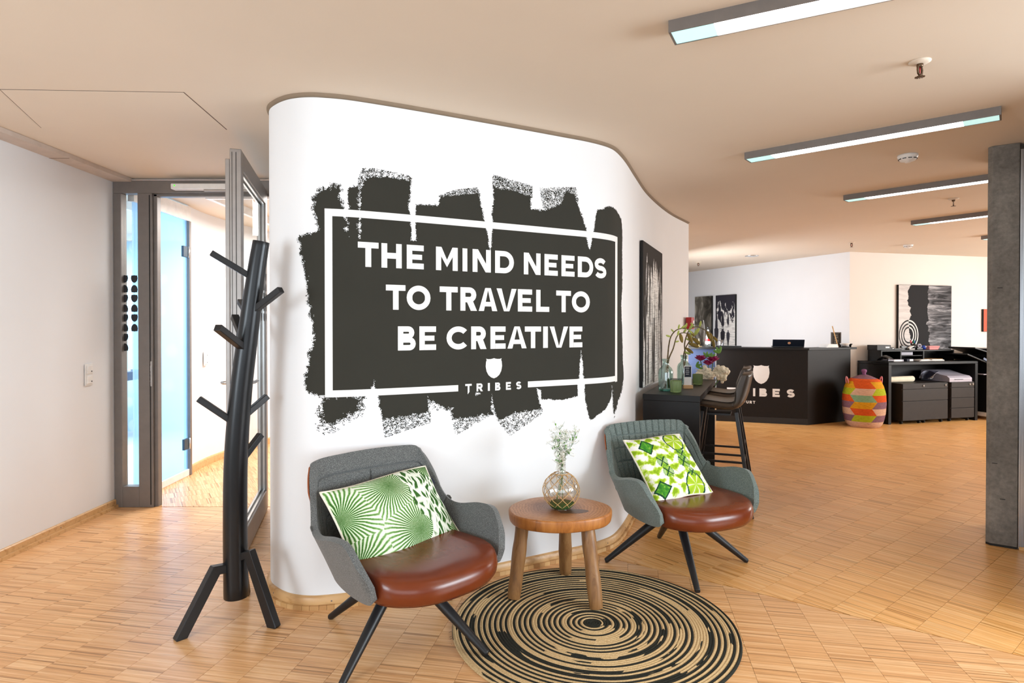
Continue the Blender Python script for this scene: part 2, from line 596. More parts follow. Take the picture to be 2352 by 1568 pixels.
def parquet(name, ang, cols):
    k = NT(name, '#C09060', .34, spec=.45)
    v = k.n('ShaderNodeVectorRotate', rotation_type='Z_AXIS')
    k.put(v.inputs['Vector'], k.pos())
    v.inputs['Angle'].default_value = -ang
    s = k.sep(v.outputs[0])
    u, w = s[0], s[1]
    iu = k.math('FLOOR', k.math('DIVIDE', u, .165))
    iv = k.math('FLOOR', k.math('DIVIDE', w, .0088))
    r = k.white(k.comb(iu, iv))
    ib = k.math('FLOOR', k.math('DIVIDE', w, .33))
    rb = k.white(k.comb(iu, ib, 3.0))
    grain = k.noise(k.comb(k.math('MULTIPLY', u, 5.0), k.math('MULTIPLY', w, 160.)), 1.0, 4., .65)
    c = k.ramp(r, cols)
    c = k.mix(.36, c, k.ramp(grain, [(.30, '#7E6248'), (.44, '#DDBD98'), (.56, '#FFFFFF'), (.8, '#DCC09C')]), 'MULTIPLY')
    c = k.mix(.16, c, k.ramp(rb, [(0, '#B79C80'), (1, '#FFFFFF')]), 'MULTIPLY')
    k.base(c)
    k.put(k.b.inputs['Roughness'], k.math('MULTIPLY_ADD', grain, .16, .24))
    k.bump(grain, .08, .0006)
    return k.m


A1, A2, A3 = math.radians(-10.8), math.radians(-51.0), math.radians(-58.0)
PAL1 = [(0, '#B0804F'), (.05, '#CE9C69'), (.18, '#E2AC76'), (.6, '#EAB882'), (1, '#F3C998')]
PAL2 = [(0, '#B8803F'), (.05, '#D49B50'), (.18, '#EAAE66'), (.6, '#F2B973'), (1, '#F8CB8E')]
M['parquet1'] = parquet('industrial_parquet_front', A1, PAL1)
M['parquet2'] = parquet('industrial_parquet_right', A2, PAL2)
M['parquet3'] = parquet('industrial_parquet_corridor', A3, PAL1)
M['joint'] = plain('dark_floor_joint', '#5A4330', .7)


def wood(name, color, dark, rough=.4, axis='X', sc=1.0):
    k = NT(name, color, rough)
    s = {'X': (2, 30, 30), 'Y': (30, 2, 30), 'Z': (30, 30, 2)}[axis]
    g = k.noise(k.map(k.coord(), scale=tuple(x * sc for x in s)), 1.0, 5., .65, .4)
    k.base(k.ramp(g, [(.28, dark), (.5, color), (.75, color)]))
    k.bump(g, .15, .001)
    return k.m


M['base_wood'] = wood('beech_skirting_wood', '#D8AC76', '#B98850', .38)
M['grey_metal'] = plain('grey_painted_metal', '#7E7874', .45, .35)
M['grey_metal_light'] = plain('light_grey_metal', '#A8A29E', .35, .6)
M['alu'] = plain('brushed_aluminium', '#C8C8C8', .28, .9)
M['chrome'] = plain('chrome', '#E0E0E0', .1, 1.0)
M['black_metal'] = plain('black_coated_metal', '#1D1D1F', .42, .2)
M['black_gloss'] = plain('glossy_black_steel', '#1C1E21', .3, .3, bump=.05)
M['black_laminate'] = plain('black_laminate', '#131212', .42, 0, .3, .12)
M['white_plastic'] = plain('white_plastic', '#EFEDEA', .4)
M['grey_plastic'] = plain('lavender_grey_plastic', '#A9A6B4', .4)
M['black_plastic'] = plain('black_plastic', '#111214', .28)
M['black_print'] = plain('black_wall_paint', '#33322C', .8, 0, .2, .05, 3.)
M['white_print'] = plain('white_lettering', '#F0EFED', .7, 0, .25, .02)
M['sticker'] = plain('black_sticker', '#222226', .6)


def frosted(name):
    k = NT(name, '#CFE4F6')
    t = k.t
    tr = t.nodes.new('ShaderNodeBsdfTransparent')
    tr.inputs[0].default_value = (.82, .92, 1.0, 1)
    tl = t.nodes.new('ShaderNodeBsdfTranslucent')
    tl.inputs[0].default_value = (.60, .78, .93, 1)
    mx = t.nodes.new('ShaderNodeMixShader')
    mx.inputs[0].default_value = .45
    t.links.new(tr.outputs[0], mx.inputs[1])
    t.links.new(tl.outputs[0], mx.inputs[2])
    t.links.new(mx.outputs[0], t.nodes['Material Output'].inputs[0])
    return k.m


M['pane'] = pane_glass('clear_pane', (.96, .98, .98, 1))
M['pane_blue'] = frosted('blue_frosted_pane')
M['glass'] = glass('clear_glass', (1, 1, 1, 1))
M['glass_aqua'] = glass('aqua_glass', (.80, .95, .92, 1))
M['glass_green'] = glass('green_ribbed_glass', (.72, .86, .58, 1), .05)
M['lamp'] = emit('lamp_diffuser', '#FFFFFF', 6.0)
M['lamp_end'] = emit('lamp_diffuser_end', '#BFEFEF', .8)
M['rubber'] = plain('black_rubber', '#151515', .7)
M['red'] = plain('red_plastic', '#B3141C', .35)
M['orange_panel'] = plain('orange_canvas', '#D2583A', .6)
M['navy'] = plain('navy_label', '#1D2333', .7)

# ------------------------------------------------------------------ the setting: floor
base = MB().box((1.6, 5.2, -.062), (18, 18.6, .10)).build('floor', M['joint'])
tag(base, kind='structure')
SEAM_A, SEAM_D = np.array([1.2016, 3.186]), np.array([-.8181, .5751])       # seam between the two parquet fields
SN = np.array([SEAM_D[1], -SEAM_D[0]])                                     # points to the right-hand field


def clip(poly, p, n):
    """keep the part of the polygon with (x-p).n >= 0"""
    out = []
    for i in range(len(poly)):
        a, b = poly[i], poly[(i + 1) % len(poly)]
        da, db = float((a - p) @ n), float((b - p) @ n)
        if da >= 0:
            out.append(a)
        if (da >= 0) != (db >= 0):
            out.append(a + (b - a) * da / (da - db))
    return out


BLK_U, BLK_V, GAP = .165, .33, .0013
TH = .012
full = MB().box((BLK_U / 2, BLK_V / 2, -TH / 2), (BLK_U - GAP, BLK_V - GAP, TH))
shared = {}


def inside(c, x0, x1, y0, y1):
    return x0 <= c[0] <= x1 and y0 <= c[1] <= y1


blocks = []


def lay(ang, field, halves, mat, key):
    ca, sa = math.cos(ang), math.sin(ang)
    e1, e2 = np.array([ca, sa]), np.array([-sa, ca])
    rnd = random.Random(11)
    x0, x1, y0, y1 = field
    cor = [np.array([x, y]) for x in (x0, x1) for y in (y0, y1)]
    us = [c @ e1 for c in cor]
    vs = [c @ e2 for c in cor]
    for i in range(int(min(us) // BLK_U), int(max(us) // BLK_U) + 1):
        off = rnd.choice((0, .11, .22)) + rnd.uniform(-.01, .01)
        for j in range(int(min(vs) // BLK_V) - 1, int(max(vs) // BLK_V) + 1):
            o = e1 * i * BLK_U + e2 * (j * BLK_V + off)
            c = o + e1 * BLK_U / 2 + e2 * BLK_V / 2
            if not inside(c, x0 - .2, x1 + .2, y0 - .2, y1 + .2) or abs(c[0]) > c[1] * .84 + 1.3:
                continue
            g = GAP / 2
            poly = [o + e1 * a + e2 * b for a, b in ((g, g), (BLK_U - g, g), (BLK_U - g, BLK_V - g), (g, BLK_V - g))]
            cut = poly
            for p, n in halves:
                cut = clip(cut, p, n)
                if len(cut) < 3:
                    break
            if len(cut) < 3:
                continue
            whole = all(np.allclose(a, b) for a, b in zip(cut, poly)) and len(cut) == 4
            blocks.append((c, o, ang, cut, whole, mat, key, rnd.uniform(-.0004, 0)))


V2 = lambda x, y: np.array([float(x), float(y)])
lay(A1, (-3.0, 3.4, 1.0, 4.68), [(SEAM_A - SN * .0035, -SN), (V2(0, 4.655), V2(0, -1))], 'parquet1', 'front')
lay(A2, (.5, 9.4, 1.6, 10.2), [(SEAM_A + SN * .0035, SN)], 'parquet2', 'right')
lay(A3, (-3.6, -1.2, 4.66, 8.2), [(V2(0, 4.665), V2(0, 1))], 'parquet3', 'corridor')


def under_wall(c):
    """blocks wholly under the curved wall are left out"""
    p = np.array(WALL_CTRL)
    i = int(np.argmin(np.sum((p - c) ** 2, axis=1)))
    t = p[min(i + 1, len(p) - 1)] - p[max(i - 1, 0)]
    n = np.array([t[1], -t[0]]) / np.linalg.norm(t)
    return float((c - p[i]) @ n) < -.28 and c[1] < 6.0 and c[0] > -1.2


blocks = [b for b in blocks if not under_wall(b[0])]
blocks.sort(key=lambda b: (b[0][0] ** 2 + b[0][1] ** 2))
rest = {}
for q, (c, o, ang, cut, whole, mat, key, dz) in enumerate(blocks):
    if q < 300:
        if whole:
            if key not in shared:
                shared[key] = full.mesh('floor_block', M[mat])
            ob = bpy.data.objects.new('floor_block', shared[key])
            ob.location = (o[0], o[1], dz)
            ob.rotation_euler[2] = ang
            COL.objects.link(ob)
            ob.parent = base
        else:
            MB().prism([tuple(p) for p in cut], -TH + dz, dz).build('floor_block', M[mat], base)
    else:
        rest.setdefault(mat, MB()).prism([tuple(p) for p in cut], -TH + dz, dz)
for mat, mb in rest.items():
    tag(mb.build('distant_floor_blocks', M[mat], base), kind='stuff')

# ------------------------------------------------------------------ the setting: ceiling
ceil = MB().prism([(-7.3, -3.9), (10.4, -3.9), (10.4, 14.2), (-7.3, 14.2)], 2.51, 2.63).build('ceiling', M['ceiling'])
tag(ceil, kind='structure')
# access hatch: a thin flush panel with a dark joint around it
hp = [(-2.447, 2.924), (-1.590, 2.961), (-1.641, 3.512), (-2.680, 3.481)]
hc = np.mean(np.array(hp), axis=0)
MB().prism([tuple(hc + (np.array(p) - hc) * 1.006) for p in hp], 2.5085, 2.512).build('hatch_joint', M['joint'], ceil)
MB().prism([tuple(hc + (np.array(p) - hc) * .998) for p in hp], 2.5078, 2.512).build('access_hatch', M['ceiling'], ceil)
strip = MB().box((-2.975, .6, 2.495), (.16, 8.1, .028)).build('trim_1', plain('beige_metal_strip', '#CDBFB4', .6))
tag(strip, kind='structure')
for py in (-1.0, 2.1, 4.0):
    MB().box((-2.975, py, 2.4805), (.155, .004, .002)).build('joint', M['joint'], strip)

# ------------------------------------------------------------------ the setting: curved wall
WP = np.array(catmull(WALL_CTRL, 8))
WS = np.concatenate([[0], np.cumsum(np.linalg.norm(np.diff(WP, axis=0), axis=1))])
WT = np.gradient(WP, axis=0)
WT /= np.linalg.norm(WT, axis=1)[:, None]
WN = np.stack([WT[:, 1], -WT[:, 0]], axis=1)           # outward (room side)


def on_wall(s, z, off=0.):
    x = np.interp(s, WS, WP[:, 0])
    y = np.interp(s, WS, WP[:, 1])
    nx = np.interp(s, WS, WN[:, 0])
    ny = np.interp(s, WS, WN[:, 1])
    return (x + nx * off, y + ny * off, z)


mb = MB()
zs = [0, 2.490]
mb.grid([[(p[0], p[1], z) for z in zs] for p in WP], True)
wc = mb.build('wall_curved', M['wall'])
tag(wc, kind='structure')
mb = MB()
e = WP[-1]
tail = [e, e + np.array([-.16, .20]), np.array([1.0, 6.2]), np.array([-.9, 4.9]), WP[0]]
mb.grid([[(p[0], p[1], z) for z in (0, 2.49)] for p in tail], False)
mb.build('wall_core', M['wall'], wc)
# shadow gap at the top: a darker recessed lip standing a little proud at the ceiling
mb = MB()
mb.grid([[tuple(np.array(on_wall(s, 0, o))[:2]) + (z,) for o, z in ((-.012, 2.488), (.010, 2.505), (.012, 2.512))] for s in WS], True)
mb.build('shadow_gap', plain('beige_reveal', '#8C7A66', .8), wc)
# skirting along the curved wall, with its screws and a course of little edge blocks
i0 = int(np.searchsorted(WS, 1.05))
prof = [(.0, .062), (.010, .062), (.016, .056), (.018, .024), (.018, .0)]
mb = MB()
mb.grid([[on_wall(s, z, o) for o, z in prof] for s in WS[i0:]], True)
bb = mb.build('baseboard_curved', M['base_wood'])
tag(bb, kind='structure')
k = NT('edge_block_wood', '#D2A66E', .4)
k.base(k.ramp(k.white(k.n('ShaderNodeObjectInfo').outputs['Random']), [(0, '#B98A58'), (.5, '#D4A870'), (1, '#E2BC88')]))
M['edge_block'] = k.m
s = WS[i0]
while s < WS[-1] - .05:
    L = .034 + random.uniform(0, .006)
    q = [on_wall(s, 0, .0185), on_wall(s + L - .0012, 0, .0185), on_wall(s + L - .0012, 0, .032), on_wall(s, 0, .032)]
    MB().prism([p[:2] for p in q], 0, .022).build('edge_block', M['edge_block'], bb)
    s += L
for s in np.arange(1.62, WS[-1], .335):
    p = Vector(on_wall(s, .036, .0172))
    d = Vector(on_wall(s, .036, 1.0)) - p
    mt = d.to_track_quat('Z', 'Y').to_matrix()
    MB().ball(p, .0042, 8, 4, (1, 1, .5), mt).build('screw', M['grey_metal'], bb)

# painted sign on the curved wall
CELL = .0030
s0, s1, z0, z1 = 1.74, 3.98, .72, 2.22
gs = np.arange(s0, s1, CELL)
gz = np.arange(z0, z1, CELL)
GX, GZ = np.meshgrid(gs, gz, indexing='ij')
rng = np.random.default_rng(5)


def vnoise(scale):
    a = rng.random((int((s1 - s0) / scale) + 3, int((z1 - z0) / scale) + 3))
    x, y = (GX - s0) / scale, (GZ - z0) / scale
    i, j = x.astype(int), y.astype(int)
    fx, fy = x - i, y - j
    return (a[i, j] * (1 - fx) * (1 - fy) + a[i + 1, j] * fx * (1 - fy) + a[i, j + 1] * (1 - fx) * fy + a[i + 1, j + 1] * fx * fy)


def sdf(poly):
    d = np.full(GX.shape, 1e9)
    ins = np.zeros(GX.shape, bool)
    for i in range(len(poly)):
        (ax, ay), (bx, by) = poly[i], poly[(i + 1) % len(poly)]
        ex, ey = bx - ax, by - ay
        t = np.clip(((GX - ax) * ex + (GZ - ay) * ey) / (ex * ex + ey * ey + 1e-12), 0, 1)
        d = np.minimum(d, (GX - ax - t * ex) ** 2 + (GZ - ay - t * ey) ** 2)
        c = ((ay > GZ) != (by > GZ)) & (GX < (bx - ax) * (GZ - ay) / (by - ay + 1e-12) + ax)
        ins ^= c
    return np.sqrt(d) * np.where(ins, -1, 1)


fine = rng.random(GX.shape)
speck = .55 * vnoise(.012) + .45 * fine
wob = vnoise(.035)
ink = np.zeros(GX.shape, bool)
for poly, f in SIGN_DENSE:
    ink |= sdf(poly) + (speck - .45) * f * 1.6 + (wob - .5) * f * .7 < 0
for poly, dn in SIGN_DRY:
    sd = sdf(poly)
    ink |= (sd < .006) & (.6 * fine + .4 * vnoise(.009) < dn * (1 + .25 * (wob - .5)) + np.clip(-sd, 0, .02) * 2)
for poly in SIGN_CUT:
    ink &= ~(sdf(poly) + (speck - .5) * .018 < 0)
mb = MB()
for i in range(len(gs)):
    col = ink[i].astype(np.int8)
    dd = np.diff(np.concatenate([[0], col, [0]]))
    for a, b in zip(np.where(dd == 1)[0], np.where(dd == -1)[0]):
        sa, sb = gs[i], gs[i] + CELL
        za, zb = gz[0] + a * CELL, gz[0] + b * CELL
        mb.add([on_wall(sa, za, .0012), on_wall(sb, za, .0012), on_wall(sb, zb, .0012), on_wall(sa, zb, .0012)], [(0, 1, 2, 3)])
sign = mb.build('painted_sign', M['black_print'], wc)
sign['label'] = 'black brushed paint patch'
mb = MB()
mw = lambda s, z, k=0: on_wall(s, z, .0024 + .0003 * (k % 4))
T = .036
sets = [rect(1.926, 1.030, T, .922), rect(3.748, 1.026, .046, .926), rect(1.926, 1.952 - T, 3.794 - 1.926, T), rect(1.926, 1.030, 2.6164 - 1.926, T * .94), rect(3.0479, 1.031, 3.794 - 3.0479, T * .94)]
scan(sets, .01, mw, mb)
mb.build('white_border', M['white_print'], wc)
for row, zz, hh in zip(SIGN_ROWS, (1.674, 1.4625, 1.2542, 1.0236), (.1235, .1265, .124, .0435)):
    t = .0295 if hh > .1 else .0105
    for ch, a, b in row[0]:
        mb = MB()
        g = glyph(ch, b - a, hh, t)
        if hh < .1 and ch == 'T':
            g = g + [[[((b - a) / 2 - t / 2, 0), ((b - a) / 2 + t / 2, 0), ((b - a) / 2 - t / 2, -.012)]]]
        scan([[[(p[0] + a, p[1] + zz) for p in l] for l in st] for st in g], .0022 if hh > .1 else .001, mw, mb)
        mb.build('white_letter', M['white_print'], wc)
mb = MB()
scan([shield(2.831, 1.0911, .1015, .112)], .002, mw, mb)
mb.build('white_shield_emblem', M['white_print'], wc)

# ------------------------------------------------------------------ the setting: other walls


def wall(name, pts, mat='wall', h=2.51, z0=0., th=.10, side=1, parent=None):
    """wall of real thickness along a polyline, thickness away from the room (side)"""
    P = [np.array(p, float) for p in pts]
    mb = MB()
    for a, b in zip(P[:-1], P[1:]):
        d = (b - a) / np.linalg.norm(b - a)
        n = np.array([-d[1], d[0]]) * side
        mb.prism([tuple(a), tuple(b), tuple(b + n * th), tuple(a + n * th)], z0, h)
    o = mb.build(name, M[mat], parent)
    return o if parent else tag(o, kind='structure')


XL = lambda y: -2.90 - .14 * (y + 3.5) / 8.155


def window(name, x, y, rz, ww, hh):
    w = tag(thing(name, None, None, (x, y, .75), rz), kind='structure')
    f = MB()
    f.box((0, 0, .025), (ww, .06, .05)).box((0, 0, hh - .025), (ww, .06, .05))
    for q in (-ww / 2 + .025, 0, ww / 2 - .025):
        f.box((q, 0, hh / 2), (.05, .06, hh - .10))
    f.build('window_frame', M['grey_metal'], w)
    for q in (-1, 1):
        MB().box((q * ww / 4, 0, hh / 2), (ww / 2 - .075, .008, hh - .10)).build('window_pane', M['pane'], w)


mb = MB()
for ya, yb, za, zb in ((-3.5, -1.65, 0, 2.482), (.65, 4.655, 0, 2.482), (-1.65, .65, 0, .75), (-1.65, .65, 2.15, 2.482)):
    mb.prism([(XL(ya), ya), (XL(yb), yb), (XL(yb) - .10, yb), (XL(ya) - .10, ya)], za, zb)
wl = tag(mb.build('wall_left', M['wall']), kind='structure')
window('window_4', XL(-.5) - .055, -.5, math.atan2(2.3, -.0395), 2.29, 1.40)
mb = MB()
mb.grid([[(x + o, y, z) for o, z in ((0, .062), (.010, .062), (.016, .056), (.018, .0))] for x, y in ((-2.90, -3.5), (-3.040, 4.655))], False)
mb.grid([[(x + o, y, z) for o, z in ((.018, .022), (.032, .022), (.034, 0))] for x, y in ((-2.90, -3.5), (-3.040, 4.655))], False)
bl = tag(mb.build('baseboard_left', M['base_wood']), kind='structure')
for y in np.arange(2.2, 4.6, .62):
    x = -2.90 - .14 * (y + 3.5) / 8.155
    MB().ball((x + .0172, y, .036), .0042, 8, 4, (.5, 1, 1)).build('screw', M['grey_metal'], bl)
# rear wall behind the camera, with three windows (daylight comes in here)
mb = MB()
mb.box((1.05, -3.55, .225), (8.0, .12, .45)).box((1.05, -3.55, 2.455), (8.0, .12, .11))
for x in (-2.95, -1.12, .72, 2.72, 4.9):
    mb.box((x, -3.55, 1.425), (.22 if x < 2.5 else .35, .12, 1.95))
wr = tag(mb.build('wall_rear', M['wall']), kind='structure')
for i, (xa, xb) in enumerate(((-2.84, -1.23), (-1.01, .61), (.83, 2.545))):
    w = tag(thing('window_%d' % (i + 1), None, None, ((xa + xb) / 2, -3.55, .45)), kind='structure')
    f = MB()
    ww = xb - xa
    f.box((0, 0, .03), (ww, .06, .06)).box((0, 0, 1.92), (ww, .06, .06)).box((-ww / 2 + .03, 0, .975), (.06, .06, 1.83)).box((ww / 2 - .03, 0, .975), (.06, .06, 1.83))
    f.build('window_frame', M['grey_metal'], w)
    MB().box((0, 0, .975), (ww - .12, .008, 1.83)).build('window_pane', M['pane'], w)
mb = MB()
for ya, yb, za, zb in ((-3.5, -.75, 0, 2.51), (2.35, 2.4, 0, 2.51), (-.75, 2.35, 0, .75), (-.75, 2.35, 2.15, 2.51)):
    mb.box((5.10, (ya + yb) / 2, (za + zb) / 2), (.10, yb - ya, zb - za))
mb.prism([(5.15, 2.4), (2.85, 2.62), (2.85, 2.52), (5.15, 2.40)], 0, 2.51)
tag(mb.build('wall_side', M['wall']), kind='structure')
window('window_5', 5.10, .8, PI / 2, 3.09, 1.40)
# reception walls
C0, C1, CL = (5.062, 9.142), (9.4, 10.27), (3.05, 13.80)
wall('wall_back', [C0, CL], 'wall', side=-1)
wall('wall_right', [C0, C1], 'wall_warm', side=1)
wall('wall_far', [C1, (9.4, 2.6), (5.1, 2.5)], 'wall', side=1)
wall('wall_rear_left', [CL, (1.70, 6.95)], 'wall', side=1)
e1w, e2w = np.array([.968, .252]), np.array([.252, -.968])


def rw(a, b, z=0.):
    """point by the right-hand reception wall: a along it, b out from it"""
    p = np.array(C0) + e1w * a + e2w * b
    return (p[0], p[1], z)


mb = MB()
for pa, pb, n in (((5.062, 9.142), (9.4, 10.27), e2w), ((5.062, 9.142), CL, np.array([-.918, -.396]))):
    pa, pb = np.array(pa), np.array(pb)
    mb.prism([tuple(pa), tuple(pb), tuple(pb + n * .016), tuple(pa + n * .016)], 0, .062)
tag(mb.build('baseboard_back', M['base_wood']), kind='structure')

# concrete pillar and the steel cladding beside it
k = NT('raw_concrete', '#77726C', .8, spec=.3)
p = k.pos()
f1 = k.noise(p, 3.5, 6., .65, .3)
f2 = k.noise(p, 45., 3., .6)
c = k.ramp(f1, [(.25, '#68635C'), (.5, '#858079'), (.75, '#9C968E')])
c = k.mix(.35, c, k.ramp(f2, [(.3, '#6E6A66'), (.7, '#FFFFFF')]), 'MULTIPLY')
k.base(c)
k.bump(f2, .3, .002)
M['concrete'] = k.m
pil = thing('concrete_pillar', 'raw grey concrete pillar rising from the parquet at the right edge', 'pillar', (2.998, 3.846, 0))
d = np.array([.818, -.575])
n = np.array([.575, .818])
P0 = np.array([0., 0.])
ch = .022
MB().prism([tuple(d * ch), tuple(d * .155), tuple(d * .155 + n * .5), tuple(n * .5 + d * .03), tuple(n * ch)], .012, 2.51).build('shaft', M['concrete'], pil, bevel=.004)
MB().prism([tuple(d * ch), tuple(d * .155), tuple(d * .155 + n * .5), tuple(n * .5 + d * .03), tuple(n * ch)], 0, .012).build('base_joint', M['rubber'], pil)
for zz, o in ((1.62, .05), (.52, .03), (.30, .07)):
    MB().box(tuple(d * (o + .012) - n * .0006) + (zz,), (.026, .003, .004), rz=math.atan2(d[1], d[0])).build('scratch', M['rubber'], pil)
k = NT('brushed_stainless_steel', '#9FA0A2', .30, 1.0)
g = k.noise(k.map(k.pos(), scale=(300, 300, 1.2)), 1.0, 3., .6)
k.base(k.ramp(g, [(.3, '#77787C'), (.7, '#B4B5B8')]))
k.put(k.b.inputs['Roughness'], k.math('MULTIPLY_ADD', g, .15, .18))
M['steel'] = k.m
lift = thing('steel_panel', 'brushed stainless steel cladding beside the concrete pillar, cut by the right edge', 'panel', (3.125, 3.757, 0))
MB().prism([(.003, .001), (.055, -.04), (.055 - .50, -.04 - .78), (.095 - .50, -.07 - .78), (.6, -.35), (.6, .2), (.293, .408)], .004, 2.47).build('cladding', M['steel'], lift, bevel=.002)
MB().prism([(.004, -.006), (.052, -.046), (.048 - .50, -.044 - .78), (.10 - .50, -.09 - .78), (.6, -.35), (.59, -.33)], 0, .02).build('floor_edge', M['base_wood'], lift)

# ------------------------------------------------------------------ glazed door in the left opening (door_1)
FY = 4.68
d1 = tag(thing('door_1', None, None, (-2.43, FY, 0)), kind='structure')


def fx(x):
    return x + 2.43


fr = MB()
fr.box((fx(-3.006), 0, 1.197), (.060, .07, 2.394)).box((fx(-2.795), 0, 1.197), (.110, .07, 2.394)).box((fx(-1.775), 0, 1.197), (.09, .07, 2.394))
fr.box((fx(-2.383), 0, 2.443), (1.306, .07, .098)).box((fx(-2.913), 0, .079), (.126, .07, .158))
fr.box((fx(-2.727), .012, 1.196), (.028, .05, 2.392)).box((fx(-2.28), .012, 2.384), (.92, .05, .022))
fr.build('door_frame', M['grey_metal'], d1, bevel=.003)
MB().box((fx(-2.758), -.0365, 1.2), (.006, .003, 2.36)).build('frame_groove', M['rubber'], d1)
MB().box((fx(-2.752), -.036, 1.02), (.014, .004, .19)).box((fx(-2.752), -.0385, 1.06), (.007, .002, .03)).build('strike_plate', M['alu'], d1)
sp = MB().box((fx(-2.913), .004, 1.275), (.126, .008, 2.236)).build('side_pane', M['pane'], d1)
M_st = {}
st = MB()
scan([shield(0, -.030, .052, .060)], .004, lambda a, z, k=0: (a, 0, z), st)
stm = st.mesh('shield_sticker', M['sticker'])


def sticker(parent, x, y, z, flip, rz=0.):
    o = bpy.data.objects.new('shield_sticker', stm)
    COL.objects.link(o)
    o.parent = parent
    o.location = (x, y, z)
    o.rotation_euler = (0, PI if flip else 0, rz)


for c, (px, n) in enumerate(((-2.971, 8), (-2.897, 6))):
    for r in range(n):
        sticker(sp, fx(px), -.002, 1.745 - r * .0747, r % 2)
cl = MB().box((fx(-2.26), -.070, 2.432), (.60, .066, .042)).build('door_closer', M['white_plastic'], d1, bevel=.006)
MB().ball((fx(-2.53), -.104, 2.437), .006, 8, 6).build('indicator_light', emit('green_led', '#58E040', 1.2), cl)
MB().box((fx(-2.15), -.075, 2.404), (.34, .022, .010)).build('slide_rail', M['alu'], cl)
# the leaf, swung open towards the room
LE, LH = np.array([-1.56, 3.52]), np.array([-1.845, 4.60])
ll = float(np.linalg.norm(LH - LE))
leaf = thing('door_leaf', None, None, (LE[0] + 2.43, LE[1] - FY, 0), math.atan2(*(LH - LE)[::-1]))
leaf.parent = d1
f = MB()
LT = .062
f.box((.04, LT / 2, 1.205), (.08, LT, 2.39)).box((ll - .04, LT / 2, 1.205), (.08, LT, 2.39)).box((ll / 2, LT / 2, 2.345), (ll - .16, LT, .11)).box((ll / 2, LT / 2, .085), (ll - .16, LT, .15))
f.box((.006, LT + .012, 1.19), (.012, .024, 2.30))
f.build('leaf_frame', M['grey_metal_light'], leaf, bevel=.004)
MB().box((-.001, LT * .45, 1.2), (.003, .003, 2.36)).box((-.001, LT * .8, 1.2), (.003, .002, 2.36)).build('edge_seal', M['rubber'], leaf)
lp = MB().box((ll / 2, LT / 2, 1.225), (ll - .16, .010, 2.13)).build('leaf_pane', M['pane'], leaf)
bd = MB()
for y in (LT / 2 - .014, LT / 2 + .014):
    bd.box((ll / 2, y, 2.284), (ll - .16, .012, .016)).box((ll / 2, y, .166), (ll - .16, .012, .016)).box((.086, y, 1.225), (.012, .012, 2.11)).box((ll - .086, y, 1.225), (.012, .012, 2.11))
bd.build('glazing_bead', M['alu'], leaf)
for r in range(5):
    for c in range(3):
        sticker(lp, ll - .13 - c * .11, -.006 - LT / 2 + LT / 2, 1.74 - r * .0735, r % 2, 0)
hd = MB().tube([(.055, -.002, 1.05), (.055, -.05, 1.05), (.075, -.058, 1.05), (.17, -.058, 1.05)], .010, 8)
hd.tube([(.055, LT + .002, 1.05), (.055, LT + .05, 1.05), (.075, LT + .058, 1.05), (.17, LT + .058, 1.05)], .010, 8)
hd.build('lever_handle', M['alu'], leaf)
wall('wall_doorside', [(-1.728, FY - .03), (-1.15, FY - .03)], 'wall', th=.06)

# ------------------------------------------------------------------ corridor and blue meeting room behind it
M['hinge'] = plain('dark_blue_grey_metal', '#3E4C58', .5, .2)
d2 = tag(thing('door_2', None, None, (-2.985, 4.80, 0), 0), kind='structure')
ang2 = math.atan2(.86, -.035)
d2.rotation_euler[2] = ang2
f = MB().box((.44, 0, 2.425), (.92, .05, .13)).box((.44, 0, .03), (.90, .04, .06))
f.build('door_frame', M['white_plastic'], d2, bevel=.003)
MB().box((.875, .0, 1.18), (.035, .06, 2.36)).build('door_post', M['grey_metal'], d2, bevel=.003)
MB().box((.43, 0, 1.21), (.85, .012, 2.30)).build('door_pane', M['pane_blue'], d2)
for z in (2.07, .30):
    h = MB().box((.80, -.014, z), (.085, .024, .10)).build('hinge', M['hinge'], d2, bevel=.003)
    MB().tube([(.845, -.03, z - .05), (.845, -.03, z + .05)], .009, 8).build('hinge_pin', M['alu'], h)
CP = catmull([(-3.03, 5.70), (-3.06, 6.15), (-3.0, 6.7), (-2.86, 7.25), (-2.55, 7.8), (-2.0, 8.2), (-1.2, 8.35), (-.4, 8.3)], 5)
mb = MB().grid([[(p[0], p[1], z) for z in (0, 2.51)] for p in CP], True)
wcor = tag(mb.build('wall_corridor', M['wall']), kind='structure')
mb = MB()
cn = np.gradient(np.array(CP), axis=0)
cn /= np.linalg.norm(cn, axis=1)[:, None]
mb.grid([[(p[0] + n[1] * o, p[1] - n[0] * o, z) for o, z in ((0, .075), (.014, .075), (.018, .06), (.018, 0))] for p, n in zip(CP, cn)], True)
tag(mb.build('baseboard_corridor', M['base_wood']), kind='structure')
mb = MB().prism([(-7.0, 8.05), (-3.16, 8.05), (-3.16, 8.17), (-7.0, 8.17)], 0, 2.51).prism([(-7.1, 4.72), (-7.0, 4.72), (-7.0, 8.2), (-7.1, 8.2)], 0, 2.51)
mb.prism([(-7.0, 4.72), (-3.10, 4.72), (-3.10, 4.80), (-7.0, 4.80)], 0, 2.51).prism([(-3.16, 6.25), (-3.12, 6.25), (-3.12, 8.17), (-3.16, 8.17)], 0, 2.51)
k = NT('patterned_blue_wall', '#BBD9F0', .7)
vz = k.n('ShaderNodeTexVoronoi', feature='F1')
k.put(vz.inputs['Vector'], k.pos())
vz.inputs['Scale'].default_value = 3.2
k.base(k.ramp(vz.outputs['Distance'], [(.0, '#E2F0FA'), (.26, '#DEEDF9'), (.32, '#C3DEF3'), (1, '#CBE3F5')]))
tag(mb.build('wall_meeting', k.m), kind='structure')
